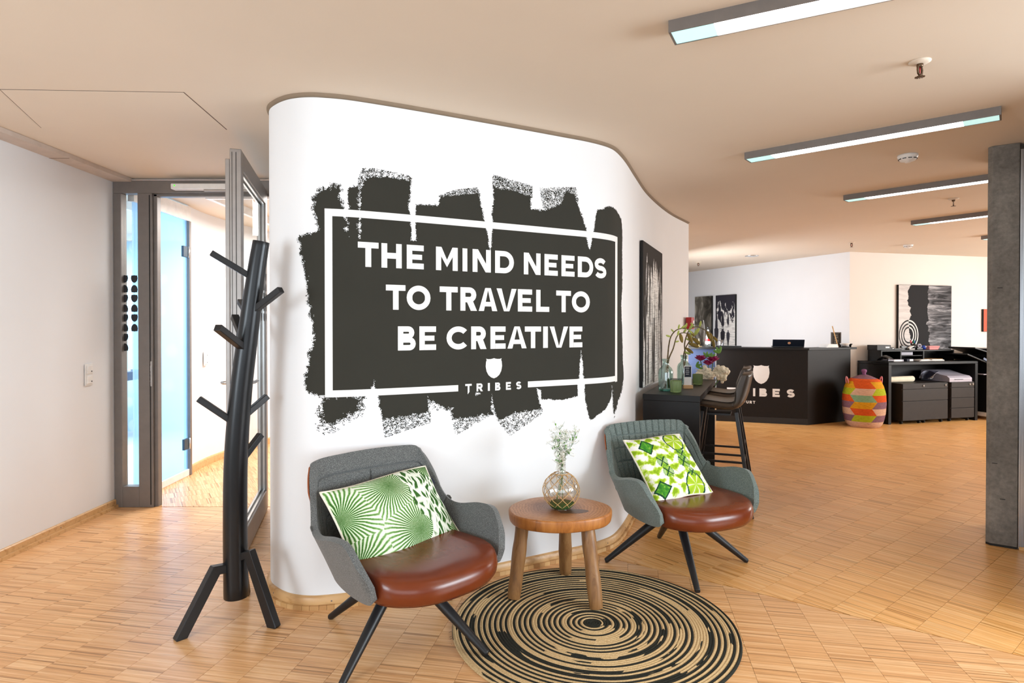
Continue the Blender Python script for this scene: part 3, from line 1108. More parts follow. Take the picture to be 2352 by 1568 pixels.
tag(MB().prism([(-7.0, 4.80), (-3.06, 4.80), (-3.13, 6.2), (-3.16, 8.05), (-7.0, 8.05)], -.012, .001).build('floor_meeting', plain('pale_carpet', '#D5DCE2', .9), None), kind='structure')
MB().box((-3.0, 4.795, 1.24), (.05, .05, 2.46)).build('corner_post', M['white_plastic'], d1)
t = thing('meeting_table', 'dark blue-grey table seen through the narrow side pane of the door', 'table', (-5.08, 7.35, 0))
MB().box((0, 0, .80), (1.16, .6, .10)).build('tabletop', plain('slate_blue_laminate', '#33465E', .5), t, bevel=.006)
for x in (-.55, .55):
    for y in (-.24, .24):
        MB().box((x, y, .375), (.05, .05, .75)).build('leg', M['alu'], t, bevel=.003)
MB().box((-4.68, 7.25, .862), (.20, .14, .024)).build('book', M['white_plastic'], tag(thing('book', 'white book lying on the dark table behind the side pane', 'book', (0, 0, 0)))).parent['label']

for lx, ly, sx_, sy_ in ((-1.9, 6.2, 1.2, 2.2), (-4.6, 6.4, 2.2, 2.0)):  # frames added around the bare corridor and meeting-room area lights, out of view
    f = MB()
    for q in (-1, 1):
        f.box((lx + q * (sx_ / 2 + .02), ly, 2.475), (.04, sy_ + .08, .07)).box((lx, ly + q * (sy_ / 2 + .02), 2.475), (sx_, .04, .07))
    f.build('panel_lamp_frame', M['white_plastic'], ceil)
window('window_6', 2.262, 9.75, math.atan2(6.85, 1.35), 2.3, 1.2)  # unseen window added on the solid wall to dress the reception fill light
window('window_7', 9.36, 6.4, PI / 2, 4.1, 1.5)

# ------------------------------------------------------------------ switches


def switch(name, label, p, rz, n=2):
    t = thing(name, label, 'switch', p, rz)
    MB().box((0, -.004, 0), (.082, .008, .155)).build('plate', M['white_plastic'], t, bevel=.003)
    for z in (-.036, .036):
        b = MB().box((0, -.010, z), (.058, .008, .058)).build('rocker', M['white_plastic'], t, bevel=.003)
        MB().box((.016, -.0146, z - .012), (.008, .002, .008)).build('marker', M['rubber'], b)


switch('light_switch', 'white double switch plate on the white wall left of the grey door frame', (-3.033, 4.36, 1.035), math.atan2(8.155, -.14))
switch('light_switch', 'white double switch plate on the corridor wall beyond the open doorway', (-3.046, 6.05, 1.075), math.radians(95))

# ------------------------------------------------------------------ coat stand
cs = thing('coat_stand', 'black steel coat stand shaped like a leaning branched tree trunk on bent legs', 'coat stand', (-1.305, 2.86, 0))


def rel(o, pts):
    return [tuple(np.array(p) - np.array(o)) for p in pts]


o = (-1.305, 2.86, 0)
tp = catmull([(-1.299, 2.86, .105), (-1.302, 2.86, .457), (-1.297, 2.86, .763), (-1.273, 2.86, 1.07), (-1.234, 2.86, 1.376), (-1.197, 2.86, 1.642), (-1.175, 2.86, 1.775)], 6)
tr = list(np.interp(np.linspace(0, 1, len(tp)), [0, .35, .6, .8, 1], [.055, .052, .047, .041, .037]))
MB().tube(rel(o, tp), tr, 28).build('trunk', M['black_gloss'], cs, bevel=.002)
for a, b, w in (((-1.222, 2.85, 1.61), (-1.371, 2.78, 1.712), .030), ((-1.205, 2.85, 1.452), (-1.060, 2.80, 1.546), .032), ((-1.248, 2.85, 1.270), (-1.285, 2.66, 1.372), .034),
                ((-1.255, 2.87, 1.30), (-1.365, 3.0, 1.425), .034), ((-1.290, 2.85, .920), (-1.442, 2.80, 1.045), .031), ((-1.275, 2.87, .945), (-1.185, 2.95, 1.040), .031),
                ((-1.285, 2.87, .735), (-1.226, 2.97, .850), .031), ((-1.245, 2.87, 1.44), (-1.345, 3.02, 1.50), .030)):
    MB().bar(*rel(o, [a, b]), w, w * .9).build('branch', M['black_metal'], cs, bevel=.003)
for foot, knee, att in (((-1.475, 2.657, 0), (-1.368, 2.79, .265), (-1.30, 2.85, .25)), ((-1.072, 2.775, 0), (-1.215, 2.835, .325), (-1.29, 2.858, .295)), ((-1.372, 3.14, 0), (-1.335, 2.975, .30), (-1.305, 2.87, .285))):
    f, k_, a = (np.array(p) - np.array(o) for p in (foot, knee, att))
    u = k_ - f
    f2 = f + u / np.linalg.norm(u) * 0
    w = .037
    d = np.array([f[0], f[1], 0]) / np.linalg.norm(f[:2])
    s = np.array([-d[1], d[0], 0])
    z = np.array([0, 0, 1.])
    t = np.linalg.norm(f[:2])
    tk = np.linalg.norm(k_[:2])
    prof = [(0.03, a[2] - w / 2), (tk - .018, k_[2] - w * .75), (t - .045, 0), (t, 0), (t + .004, .008), (tk + .012, k_[2] + w * .42), (.03, a[2] + w / 2 + .004)]
    vs = [d * p + z * q + s * e for e in (-w / 2, w / 2) for p, q in prof]
    n = len(prof)
    mb = MB()
    mb.add(vs, [tuple(range(n - 1, -1, -1)), tuple(range(n, 2 * n))] + [(i, (i + 1) % n, n + (i + 1) % n, n + i) for i in range(n)])
    mb.build('leg', M['black_metal'], cs, bevel=.003)

# ------------------------------------------------------------------ round braided rug
k = NT('braided_jute', '#B98F58', .9, spec=.15)
c = k.sep(k.coord())
r = k.math('SQRT', k.math('ADD', k.math('POWER', c[0], 2), k.math('POWER', c[1], 2)))
th = k.math('DIVIDE', k.math('ARCTAN2', c[1], c[0]), 2 * PI)
PITCH = .0125
q = k.math('SUBTRACT', k.math('DIVIDE', r, PITCH), th)
qi = k.math('FLOOR', q)
tc = k.math('ADD', qi, th)
n1 = k.noise(k.comb(k.math('MULTIPLY', tc, .21), 0, 0), 1.0, 1.0, .5)
n2 = k.noise(k.coord(), 3.2, 2., .5)
n3 = k.noise(k.map(k.comb(r, th, 0), scale=(60, 14, 1)), 1.0, 2.)
v = k.math('ADD', k.math('MULTIPLY', k.math('SINE', k.math('ADD', k.math('MULTIPLY', tc, 2 * PI / 2.2), k.math('MULTIPLY', n1, 9.0))), .5), k.math('MULTIPLY_ADD', n2, 1.1, -.55))
v = k.math('MULTIPLY_ADD', k.math('SUBTRACT', n3, .5), .3, v)
core = k.math('LESS_THAN', r, .042)
dark = k.math('MAXIMUM', k.math('LESS_THAN', v, -.04), core)
fib = k.noise(k.coord(), 220., 3., .7)
jute = k.ramp(fib, [(.3, '#B39466'), (.55, '#D4B688'), (.8, '#E9D3AE')])
blk = k.ramp(fib, [(.3, '#1E1F1C'), (.6, '#31322C'), (.85, '#4A483E')])
k.base(k.mix(dark, jute, blk))
k.bump(fib, .6, .003)
rug = thing('round_rug', 'round braided rug in black and natural jute rings under the wooden side table', 'rug', (.372, 2.806, 0))
RN = 52
G = []
for i in range(RN * 4 + 1):
    rr = i / (RN * 4) * RN * PITCH
    row = []
    for j in range(168):
        a = 2 * PI * j / 168
        qq = rr / PITCH - a / (2 * PI)
        z = .0058 + .0036 * abs(math.sin(PI * qq))
        R2 = rr * (1 + .006 * math.sin(3 * a + 1))
        if i == RN * 4:
            z = .0005
        row.append((R2 * math.cos(a), R2 * math.sin(a), z))
    G.append(row)
MB().grid(G, True, cv=True).build('braid', k.m, rug)
# stray fibre ends at the rim
mb = MB()
for i in range(60):
    a = random.uniform(0, 2 * PI)
    rr = RN * PITCH - .002
    mb.tube([(rr * math.cos(a), rr * math.sin(a), .004), ((rr + .012) * math.cos(a + .01), (rr + .012) * math.sin(a + .01), .003)], .0007, 4)
tag(mb.build('loose_fibres', k.m, rug), kind='stuff')
RUGZ = .0094

# ------------------------------------------------------------------ side table
k = NT('teak_end_grain', '#C68F5E', .42)
c = k.coord()
w = k.noise(c, 4., 4., .6, .5, 0)
sx = k.sep(c)
rr = k.math('SQRT', k.math('ADD', k.math('POWER', k.math('ADD', sx[0], .03), 2), k.math('POWER', sx[1], 2)))
rings = k.math('SINE', k.math('ADD', k.math('MULTIPLY', rr, 420.), k.math('MULTIPLY', w, 40.)))
fine_ = k.noise(c, 70., 4., .7)
cc = k.ramp(k.math('MULTIPLY_ADD', rings, .10, k.math('MULTIPLY_ADD', fine_, .70, .10)), [(.15, '#805233'), (.38, '#A87247'), (.62, '#BF8A5E')])
heart = k.ramp(k.math('ADD', rr, k.math('MULTIPLY_ADD', w, .10, -.05)), [(.10, '#9A7258'), (.17, '#FFFFFF')])
cc = k.mix(.6, cc, heart, 'MULTIPLY')
k.base(cc)
k.bump(fine_, .15, .001)
M['teak_top'] = k.m
k = NT('teak_side', '#C07C42', .4)
g = k.noise(k.map(k.coord(), scale=(24, 24, 3)), 1., 5., .65, .6)
k.base(k.ramp(g, [(.25, '#6E3E1C'), (.45, '#A8682F'), (.75, '#C2813F')]))
M['teak_side'] = k.m
k = NT('teak_leg', '#A87C50', .45)
g = k.noise(k.map(k.coord(), scale=(26, 26, 3.5)), 1., 5., .65, 1.2)
k.base(k.ramp(g, [(.25, '#5E3E22'), (.45, '#875E36'), (.75, '#A67C4E')]))
k.bump(g, .2, .001)
M['teak_leg'] = k.m
tb = thing('side_table', 'low side table cut from a round tree slice on three log legs', 'table', (.245, 3.125, RUGZ))
out = []
for j in range(72):
    a = 2 * PI * j / 72
    rr = 1 + .022 * math.sin(2 * a + .6) + .016 * math.sin(3 * a + 2.2) + .008 * math.sin(7 * a)
    out.append((.262 * rr * math.cos(a), .226 * rr * math.sin(a)))
G = [[(x * s, y * s, z) for x, y in out] for s, z in ((.90, .375), (.965, .377), (.985, .383), (1.0, .405), (1.0, .425), (.992, .431), (.975, .4345))]
sl = MB().grid(G, True, cv=True)
sl.add([(x * .90, y * .90, .375) for x, y in out[::-1]], [tuple(range(72))])
slab = sl.build('slab', M['teak_side'], tb)
top = MB()
G = [[(x * s, y * s, .4345 + (.0012 if s < .97 else 0)) for x, y in out] for s in (.976, .95, .7, .4, .1)]
top.grid(G, True, cv=True)
top.add([(x * .1, y * .1, .4357) for x, y in out], [tuple(range(72))])
tt = top.build('top_face', M['teak_top'], tb)
st = [(.075 * math.cos(a) * (1 + .2 * math.sin(3 * a + 1)) + .055, .045 * math.sin(a) * (1 + .2 * math.cos(2 * a)) - .058) for a in [2 * PI * i / 28 for i in range(28)]]
MB().prism([p for p in st], .4355, .4362).build('dark_stain', plain('dark_stain', '#5C3D28', .4, 0, .5, .15, 40.), tb)
for (bx, by), (tx, ty) in (((.009, 3.06), (.055, 3.09)), ((.409, 2.945), (.375, 3.02)), ((.297, 3.375), (.285, 3.28))):
    p0 = (bx - .245, by - 3.125, .0)
    p1 = (tx - .245, ty - 3.125, .378)
    n = 9
    pts = [tuple(np.array(p0) + (np.array(p1) - np.array(p0)) * i / (n - 1)) for i in range(n)]
    rad = [.0325, .0345] + [.035 + .002 * math.sin(i * 1.7 + bx * 9) for i in range(2, n)]
    MB().tube(pts, rad, 20).build('leg', M['teak_leg'], tb, bevel=.003)

# ------------------------------------------------------------------ ball vase in a rope net
TZ = RUGZ + .4362
M['vase_glass'] = pane_glass('thin_blown_glass', (.965, .955, .94, 1), .10)
vs_ = thing('ball_vase', 'round clear glass vase in a knotted rope net on the wooden side table', 'vase', (.252, 3.115, TZ))
R = .093
prof = [(.0, .004), (.045, .001)]
for i in range(3, 25):
    a = -PI / 2 + PI * i / 28
    prof.append((R * math.cos(a), R + R * math.sin(a)))
prof = [p for p in prof if p[0] > .024 or p[1] < .1]
prof += [(.0245, .185), (.0235, .20), (.0235, .27), (.026, .292), (.031, .303)]
inner = [(max(r - .0028, 0), z + (.003 if z < .02 else 0)) for r, z in prof][::-1]
MB().lathe(prof + inner, n=32).build('glass_body', M['vase_glass'], vs_)
net = MB()
NR, NK = 7, 10
for sgn in (1, -1):
    for k_ in range(NK):
        pts = []
        for i in range(NR * 2 + 1):
            lat = math.radians(-72 + 138 * i / (NR * 2))
            ph = 2 * PI * (k_ + sgn * i * .26) / NK + .02 * math.sin(i * 3.1 + k_)
            rr = R + .0022
            pts.append((rr * math.cos(lat) * math.cos(ph), rr * math.cos(lat) * math.sin(ph), R + rr * math.sin(lat)))
        net.tube(pts, .0016, 5)
for lat in (-72, 66):
    la = math.radians(lat)
    pts = [((R + .003) * math.cos(la) * math.cos(2 * PI * i / 24), (R + .003) * math.cos(la) * math.sin(2 * PI * i / 24), R + (R + .003) * math.sin(la)) for i in range(25)]
    net.tube(pts, .0022, 5)
net.build('rope_net', plain('tan_cord', '#C79F68', .8), vs_)
MB().lathe([(0, .006), (.05, .007), (.064, .022), (.066, .030), (0, .034)], n=24).build('moss', plain('green_moss', '#3F5A2C', .9, 0, .2, .3, 60.), vs_)
M['stem'] = plain('green_stem', '#4C7A35', .5)
M['floret'] = plain('white_floret', '#F4F5EE', .6, 0, .3, .02)
M['leaf'] = plain('green_leaf', '#6FA648', .5)
vx, vy = .252, 3.115


def floret(mb, c, r, M3):
    for k_ in range(5):
        a = 2 * PI * k_ / 5
        b = a + .6
        p = [Vector((0, 0, 0)), M3 @ Vector((r * math.cos(a - .35), r * math.sin(a - .35), r * .35)), M3 @ Vector((r * 1.15 * math.cos(a), r * 1.15 * math.sin(a), r * .55)), M3 @ Vector((r * math.cos(a + .35), r * math.sin(a + .35), r * .35))]
        mb.add([q + Vector(c) for q in p], [(0, 1, 2, 3)])


rs = random.Random(4)
labels = ['tallest sprig of white florets in the rope-netted ball vase', 'sprig of white florets leaning right out of the ball vase', 'sprig of white florets leaning left in the ball vase',
          'short sprig of white florets at the neck of the ball vase', 'sprig of white florets with an open cluster, middle of the ball vase']
for lab, (hx, hz, bend, nf) in zip(labels, ((-.012, .425, .0, 44), (.075, .392, .02, 42), (-.038, .345, -.01, 42), (-.012, .285, -.004, 40), (.022, .37, .01, 48))):
    t = thing('flower_sprig', lab, 'flower', (vx, vy, TZ), 0, 'white sprigs in the ball vase')
    y0 = rs.uniform(-.008, .008)
    base_p = (rs.uniform(-.03, .03), rs.uniform(-.02, .02), .05)
    mid = (rs.uniform(-.009, .009), y0, .24)
    tip = (hx, y0 * 2, hz)
    pts = catmull([base_p, (mid[0] * .9, mid[1], .16), mid, ((mid[0] + tip[0]) / 2 + bend * .3, y0, (mid[2] + tip[2]) / 2), tip], 5)
    stm = MB().tube(pts, [.0019 - .0010 * i / len(pts) for i in range(len(pts))], 6)
    fl = MB()
    lf = MB()
    for i in range(nf):
        u = rs.uniform(.0, 1.0)
        zc = hz - u * .13
        at = Vector(pts[min(len(pts) - 1, int((zc - .05) / (hz - .05) * (len(pts) - 1)))])
        sp = .008 + .023 * math.sin(PI * min(1, .15 + u * .8))
        e_ = Vector((at.x + rs.gauss(0, sp * .62), at.y + rs.gauss(0, sp * .62), zc + rs.uniform(0, .03)))
        stm.tube([at, (at + e_) / 2 + Vector((0, 0, -.006)), e_], .0006, 4)
        M3 = Matrix.Rotation(rs.uniform(-.9, .9), 3, 'X') @ Matrix.Rotation(rs.uniform(-.9, .9), 3, 'Y') @ Matrix.Rotation(rs.uniform(0, 6), 3, 'Z')
        floret(fl, e_, rs.uniform(.008, .0125), M3)
        if i % 4 == 0:
            lf.ball(at + (e_ - at) * .7, .004, 6, 4, (1, .6, 1.6))
    stm.build('stem', M['stem'], t)
    tag(fl.build('florets', M['floret'], t), kind='stuff')
    tag(lf.build('buds', M['leaf'], t), kind='stuff')

# ------------------------------------------------------------------ armchairs


def fabric(name, a, b, c):
    k = NT(name, b, .92, spec=.15)
    f = k.noise(k.coord(), 420., 3., .75)
    g = k.noise(k.map(k.coord(), scale=(700, 700, 160)), 1., 2., .6)
    v = k.math('MULTIPLY_ADD', g, .5, k.math('MULTIPLY', f, .5))
    k.base(k.ramp(v, [(.36, a), (.5, b), (.62, c)]))
    k.b.inputs['Sheen Weight'].default_value = .25
    k.bump(v, .5, .0015)
    return k.m


M['fabric1'] = fabric('charcoal_melange_fabric', '#3B3D3D', '#5C5E5E', '#8F908E')
M['fabric2'] = fabric('grey_green_melange_fabric', '#434C49', '#65716D', '#98A39E')
k = NT('cognac_leather', '#7A3518', .25, spec=.5)
f = k.noise(k.coord(), 9., 4., .6)
k.base(k.ramp(f, [(.3, '#682B0F'), (.55, '#6F2F11'), (.8, '#773514')]))
k.bump(k.noise(k.coord(), 480., 2., .6), .06, .0006)
M['leather'] = k.m
M['leather_back'] = plain('cognac_back_leather', '#9A5028', .45)

HALF = [((.292, .285, .350), (.300, .290, .373), (.306, .290, .400)),
        ((.288, .258, .336), (.314, .260, .400), (.336, .252, .480)),
        ((.284, .195, .322), (.316, .200, .412), (.352, .188, .546)),
        ((.276, .085, .312), (.310, .090, .405), (.358, .085, .548)),
        ((.262, -.040, .310), (.300, -.048, .402), (.350, -.062, .518)),
        ((.236, -.140, .310), (.286, -.145, .430), (.333, -.148, .540)),
        ((.195, -.205, .320), (.272, -.222, .530), (.307, -.222, .652)),
        ((.150, -.235, .330), (.248, -.255, .570), (.280, -.284, .746)),
        ((.110, -.250, .335), (.212, -.268, .580), (.250, -.308, .776)),
        ((.055, -.257, .338), (.110, -.275, .580), (.130, -.314, .785))]
STN = [tuple((-p[0], p[1], p[2]) for p in s) for s in HALF] + [((0, -.260, .34), (0, -.278, .58), (0, -.316, .788))] + HALF[::-1]


def armchair(name, label, loc, heading, leg_ang, fab, style, lift):
    """local frame: x to the sitter's ... image right, y forward, z up"""
    t = thing(name, label, 'chair', loc, heading - PI / 2, 'grey and cognac lounge chairs')
    SUB, NV = 8, 28
    rows = [catmull([s[i] for s in STN], SUB) for i in range(3)]
    nu = len(rows[0])
    G = np.zeros((nu, NV + 1, 3))
    for i in range(nu):
        a, m, b = rows[0][i], rows[1][i], rows[2][i]
        cpt = 2 * m - (a + b) / 2
        for j in range(NV + 1):
            v = j / NV
            G[i, j] = (1 - v) ** 2 * a + 2 * v * (1 - v) * cpt + v * v * b
    du = np.gradient(G, axis=0)
    dv = np.gradient(G, axis=1)
    N = np.cross(du, dv)
    N /= np.linalg.norm(N, axis=2)[:, :, None] + 1e-9
    inward = np.array([0, .1, .5]) - G
    if (np.sum(N * inward, axis=2)).mean() < 0:
        N = -N
    # finer grid for the quilting
    FU, FV = 4, 4
    ui = np.linspace(0, nu - 1, (nu - 1) * FU + 1)
    vi = np.linspace(0, NV, NV * FV + 1)

    def fine_grid(A):
        B = np.stack([np.stack([np.interp(ui, np.arange(nu), A[:, j, k]) for k in range(3)], 1) for j in range(NV + 1)], 1)
        return np.stack([np.stack([np.interp(vi, np.arange(NV + 1), B[i, :, k]) for k in range(3)], 1) for i in range(len(ui))], 0)
    G2, N2 = fine_grid(G), fine_grid(N)
    sc = (ui / SUB - 10)[:, None] * np.ones((1, len(vi)))
    vv = (vi / NV)[None, :] * np.ones((len(ui), 1))
    X, Z = G2[:, :, 0], G2[:, :, 2]
    back = np.clip((5.0 - np.abs(sc)) * 2, 0, 1)
    gr = lambda d, w: np.exp(-(d / w) ** 2)
    groove = np.zeros_like(X)
    if style == 'channels':
        for gx in np.arange(-6, 7):
            # channels fan out with the width of the back
            wid = np.interp(vv, [0, .5, 1], [.20, .27, .30])
            groove += gr(X / wid - gx / 6.0 * .93, .014) * back
        for gv in (.44, .62, .80):
            groove += gr(vv - gv, .012) * back
    else:
        for gv in (.40, .60, .78):
            groove += gr(vv - gv, .010) * back
        groove += gr(X, .005) * back * (vv < .78) * (vv > .3)
    seam = gr(np.abs(sc) - (4.55 + .55 * vv), .04) * (vv < .99)
    disp = -.0105 * np.clip(groove, 0, 1) + .004 * back - .004 * seam
    G3 = G2 + N2 * disp[:, :, None]
    mb = MB()
    mb.grid([[tuple(p) for p in r] for r in G3], True)
    o_ = mb.build('fabric_shell', M[fab], t, solid=.028, off=1 if np.sum(np.cross(du, dv) * N) > 0 else -1, bevel=.011, seg=3)
    # leather covering the outside of the back
    lo, hi = int((10 - 3.9) * SUB), int((10 + 3.9) * SUB)
    B = G[lo:hi + 1, 6:NV] - N[lo:hi + 1, 6:NV] * .0295
    mb = MB()
    mb.grid([[tuple(p) for p in r] for r in B], True)
    mb.build('back_cover', M['leather_back'], t, solid=.007, off=0)
    # seat
    ctl = [(.0, .422), (.14, .408), (.238, .358), (.288, .284), (.288, .18), (.274, .06), (.248, -.08), (.19, -.175), (.10, -.222), (0, -.232)]
    ctl = ctl + [(-x, y) for x, y in ctl[1:-1][::-1]]
    oc = np.array(catmull(ctl, 6, True))
    cen = np.array([0, .08])
    prof = [(.80, .318), (.955, .326), (.99, .345), (1.0, .372), (.99, .394), (.965, .411), (.93, .420), (.86, .426), (.7, .426), (.45, .422), (.2, .419), (.03, .418)]
    mb = MB()
    G = []
    for s, z in prof:
        row = []
        for p in oc:
            fr_ = min(1., max(0., (p[1] - .22) / .14))
            se = 1 - (1 - s) * (.25 + .75 * fr_) if s > .8 else s
            q = cen + (p - cen) * se
            fall = max(0, (q[1] - .15) / .27)
            row.append((q[0], q[1], z - .016 * fall ** 2))
        G.append(row)
    mb.grid(G, True, cv=True)
    mb.add(G[-1], [tuple(range(len(oc)))])
    mb.add(G[0][::-1], [tuple(range(len(oc)))])
    mb.build('seat_cushion', M['leather'], t)
    # base
    hub = MB().lathe([(.0, .318), (.105, .318), (.11, .312), (.11, .298), (.075, .29), (.05, .27), (0, .268)][::-1], n=24)
    hub.build('swivel_hub', M['black_metal'], t)
    la = leg_ang - heading + PI / 2
    for q in range(4):
        a = la + q * PI / 2
        zf = lift[q]
        p0 = Vector((.055 * math.cos(a), .055 * math.sin(a), .293))
        p1 = Vector((.408 * math.cos(a), .408 * math.sin(a), .012 + zf))
        pts = [p0 + (p1 - p0) * i / 6 for i in range(7)] + [Vector((.416 * math.cos(a), .416 * math.sin(a), .009 + zf))]
        MB().tube(pts, [.026, .026, .0245, .0225, .020, .0175, .015, .013], 14).build('leg', M['black_metal'], t)
    MB().box((-.338, -.11, .445), (.012, .03, .035), rz=.3).build('care_tag', plain('grey_tag', '#77756C', .7), t)
    return t


armchair('armchair', 'charcoal grey lounge chair with cognac seat and long palm-print cushion, nearest the coat stand', (-.480, 2.690, 0), math.radians(-48), math.radians(-24.4), 'fabric1', 'panels', (RUGZ, 0, 0, 0))
armchair('armchair', 'grey-green channel-quilted lounge chair with cognac seat, right of the wooden side table', (.960, 3.552, 0), math.radians(-68), math.radians(0), 'fabric2', 'channels', (0, 0, 0, 0))

# ------------------------------------------------------------------ cushions


def cushion(name, label, loc, hd, ctr, wdir, udir, w, h, th, mat, pull, tagx):
    """hd: heading of the chair it leans in; ctr/wdir/udir in the chair's frame"""
    R0 = Matrix.Rotation(hd - PI / 2, 3, 'Z')
    X = Vector(wdir).normalized()
    Y = Vector(udir)
    Y = (Y - X * Y.dot(X)).normalized()
    Zv = X.cross(Y)
    if Zv.y < 0 and Zv.z < 0:
        Zv = -Zv
    Rm = R0 @ Matrix((X, Y, Zv)).transposed()
    t = thing(name, label, 'cushion', Vector(loc) + R0 @ Vector(ctr))
    t.rotation_mode = 'QUATERNION'
    t.rotation_quaternion = Rm.to_quaternion()
    n = 40

    def P(u, v, sgn):
        a, b = 2 * u - 1, 2 * v - 1
        x = w / 2 * a * (1 - pull * (1 - b * b) * (.25 + .75 * a * a))
        y = h / 2 * b * (1 - pull * (1 - a * a) * (.25 + .75 * b * b))
        y += .018 * math.sin(2.2 * a + .4) * (1 - abs(b) * .3)
        prof = max(0., (1 - a ** 4) * (1 - b ** 4)) ** .55 * (1 - .25 * (a * a * .5 + b * b * .5))
        wr = .004 * math.sin(9 * a + 4 * b) * (1 - a * a) + .003 * math.sin(7 * b - 3 * a)
        return (x, y, sgn * (th / 2 * prof + wr * prof))
    mb = MB()
    for sgn in (1, -1):
        G = [[P(i / n, j / n, sgn) for j in range(n + 1)] for i in range(n + 1)]
        if sgn < 0:
            G = [r[::-1] for r in G]
            mb.grid(G, True, uv=lambda u, v: (u, 1 - v))
        else:
            mb.grid(G, True, uv=lambda u, v: (u, v))
    mb.build('cover', mat, t)
    edge = [P(i / n, 0, 0) for i in range(n)] + [P(1, i / n, 0) for i in range(n)] + [P(1 - i / n, 1, 0) for i in range(n)] + [P(0, 1 - i / n, 0) for i in range(n)]
    edge.append(edge[0])
    MB().tube(edge, .005, 8).build('piping', M['piping'], t)
    p = P(1, tagx, 0)
    MB().box((p[0] + .008, p[1], 0), (.022, .030, .002)).build('care_tag', M['navy'], t)
    return t


M['piping'] = plain('cream_piping', '#EDE6D6', .8)
# palm fronds
k = NT('palm_print', '#8DB56A', .85, spec=.2)
uv = k.coord('UV')
s = k.sep(uv)
ASP = 1.45
X = k.math('MULTIPLY', s[0], ASP)
Y = s[1]
wob = k.noise(uv, 5., 2., .5)


def fan(cx, cy, freq):
    dx = k.math('SUBTRACT', X, cx * ASP)
    dy = k.math('SUBTRACT', Y, cy)
    d = k.math('SQRT', k.math('ADD', k.math('POWER', dx, 2), k.math('POWER', dy, 2)))
    a = k.math('ADD', k.math('ARCTAN2', dy, dx), k.math('MULTIPLY', wob, .16))
    return d, k.math('SINE', k.math('MULTIPLY', a, freq))


cen = [(.02, .62, 44.), (.50, .80, 50.), (.60, .17, 50.), (.02, .05, 40.), (.97, .98, 36.), (1.0, .02, 36.)]
dm, val = fan(*cen[0])
for c_ in cen[1:]:
    d_, s_ = fan(*c_)
    near = k.math('LESS_THAN', d_, dm)
    mxn = k.n('ShaderNodeMix', data_type='FLOAT')
    k.put(mxn.inputs[0], near)
    k.put(mxn.inputs[2], val)
    k.put(mxn.inputs[3], s_)
    val = mxn.outputs[0]
    dm = k.math('MINIMUM', dm, d_)
stripe = k.math('MULTIPLY_ADD', val, .5, .5)
spk = k.noise(uv, 60., 2., .6)
frond = k.ramp(k.math('ADD', k.math('MULTIPLY', stripe, .55), k.math('MULTIPLY_ADD', dm, .95, k.math('MULTIPLY_ADD', spk, .3, -.27))), [(.06, '#2F5A26'), (.24, '#5E8F45'), (.42, '#A6C98A'), (.56, '#E4EFD8'), (.8, '#F0F5E8'), (1.0, '#C9DDB6')])
heart = k.ramp(dm, [(.0, '#3A6A2E'), (.03, '#6E9E50'), (.11, '#C0D8A8'), (.24, '#FFFFFF')])
frond = k.mix(.25, frond, heart, 'MULTIPLY')
wv = k.n('ShaderNodeTexVoronoi', feature='DISTANCE_TO_EDGE')
k.put(wv.inputs['Vector'], k.map(k.vmath('ADD', uv, k.vmath('MULTIPLY', k.noise(uv, 5., 2., .5, 0, 1), (.10, .05, 0))), scale=(27, 5.5, 1)))
wv.inputs['Scale'].default_value = 1.0
vein = k.ramp(wv.outputs['Distance'], [(.0, '#F2F5EA'), (.10, '#E6EEDA'), (.16, '#3E6E2C'), (.32, '#2C5222'), (.5, '#5B8A40')])
mask = k.math('GREATER_THAN', k.math('ADD', s[0], k.math('MULTIPLY_ADD', wob, .22, -.11)), .66)
mask = k.math('MULTIPLY', mask, k.math('GREATER_THAN', dm, .17))
k.base(k.mix(mask, frond, vein))
k.bump(k.noise(uv, 300., 2.), .15, .001)
M['palm'] = k.m
# tie-dye
k = NT('tie_dye_print', '#B5D335', .85, spec=.2)
uv = k.coord('UV')
s = k.sep(uv)
nz = k.noise(uv, 19., 3., .6)
ax = k.math('ABSOLUTE', k.math('SUBTRACT', s[0], .5))
ay = k.math('ABSOLUTE', k.math('SUBTRACT', s[1], .5))
p_ = k.math('MULTIPLY', k.math('SINE', k.math('MULTIPLY', k.math('ADD', s[0], s[1]), 2 * PI * 3.0)), k.math('SINE', k.math('MULTIPLY', k.math('SUBTRACT', s[0], s[1]), 2 * PI * 3.0)))
q_ = k.math('COSINE', k.math('MULTIPLY', k.math('ADD', k.math('MULTIPLY', s[1], 7.), k.math('MULTIPLY', k.math('PINGPONG', k.math('MULTIPLY', s[0], 6.), 1.0), .9)), 2 * PI))
v_ = k.math('ADD', k.math('MULTIPLY_ADD', p_, .20, .42), k.math('ADD', k.math('MULTIPLY', q_, .10), k.math('MULTIPLY_ADD', nz, .65, -.325)))
cc = k.ramp(v_, [(.24, '#8DB21F'), (.35, '#B9D83A'), (.42, '#E4EFA8'), (.47, '#F8F8F0'), (.8, '#FBFAF6')])


def diamond(cx, cy, rx, ry):
    a = k.math('DIVIDE', k.math('ABSOLUTE', k.math('SUBTRACT', s[0], cx)), rx)
    b = k.math('DIVIDE', k.math('ABSOLUTE', k.math('SUBTRACT', s[1], cy)), ry)
    return k.math('ADD', k.math('ADD', a, b), k.math('MULTIPLY_ADD', nz, .3, -.15))


for cx, cy, rx, ry in ((.22, .80, .12, .13), (.16, .14, .13, .12)):
    d_ = diamond(cx, cy, rx, ry)
    cc = k.mix(k.math('LESS_THAN', d_, 1.0), cc, k.ramp(nz, [(.35, '#2F7A2A'), (.55, '#4E9C2C'), (.7, '#9CCB4A')]))
    cc = k.mix(k.math('LESS_THAN', k.math('ABSOLUTE', k.math('SUBTRACT', d_, 1.0)), .11), cc, '#1D4A30')


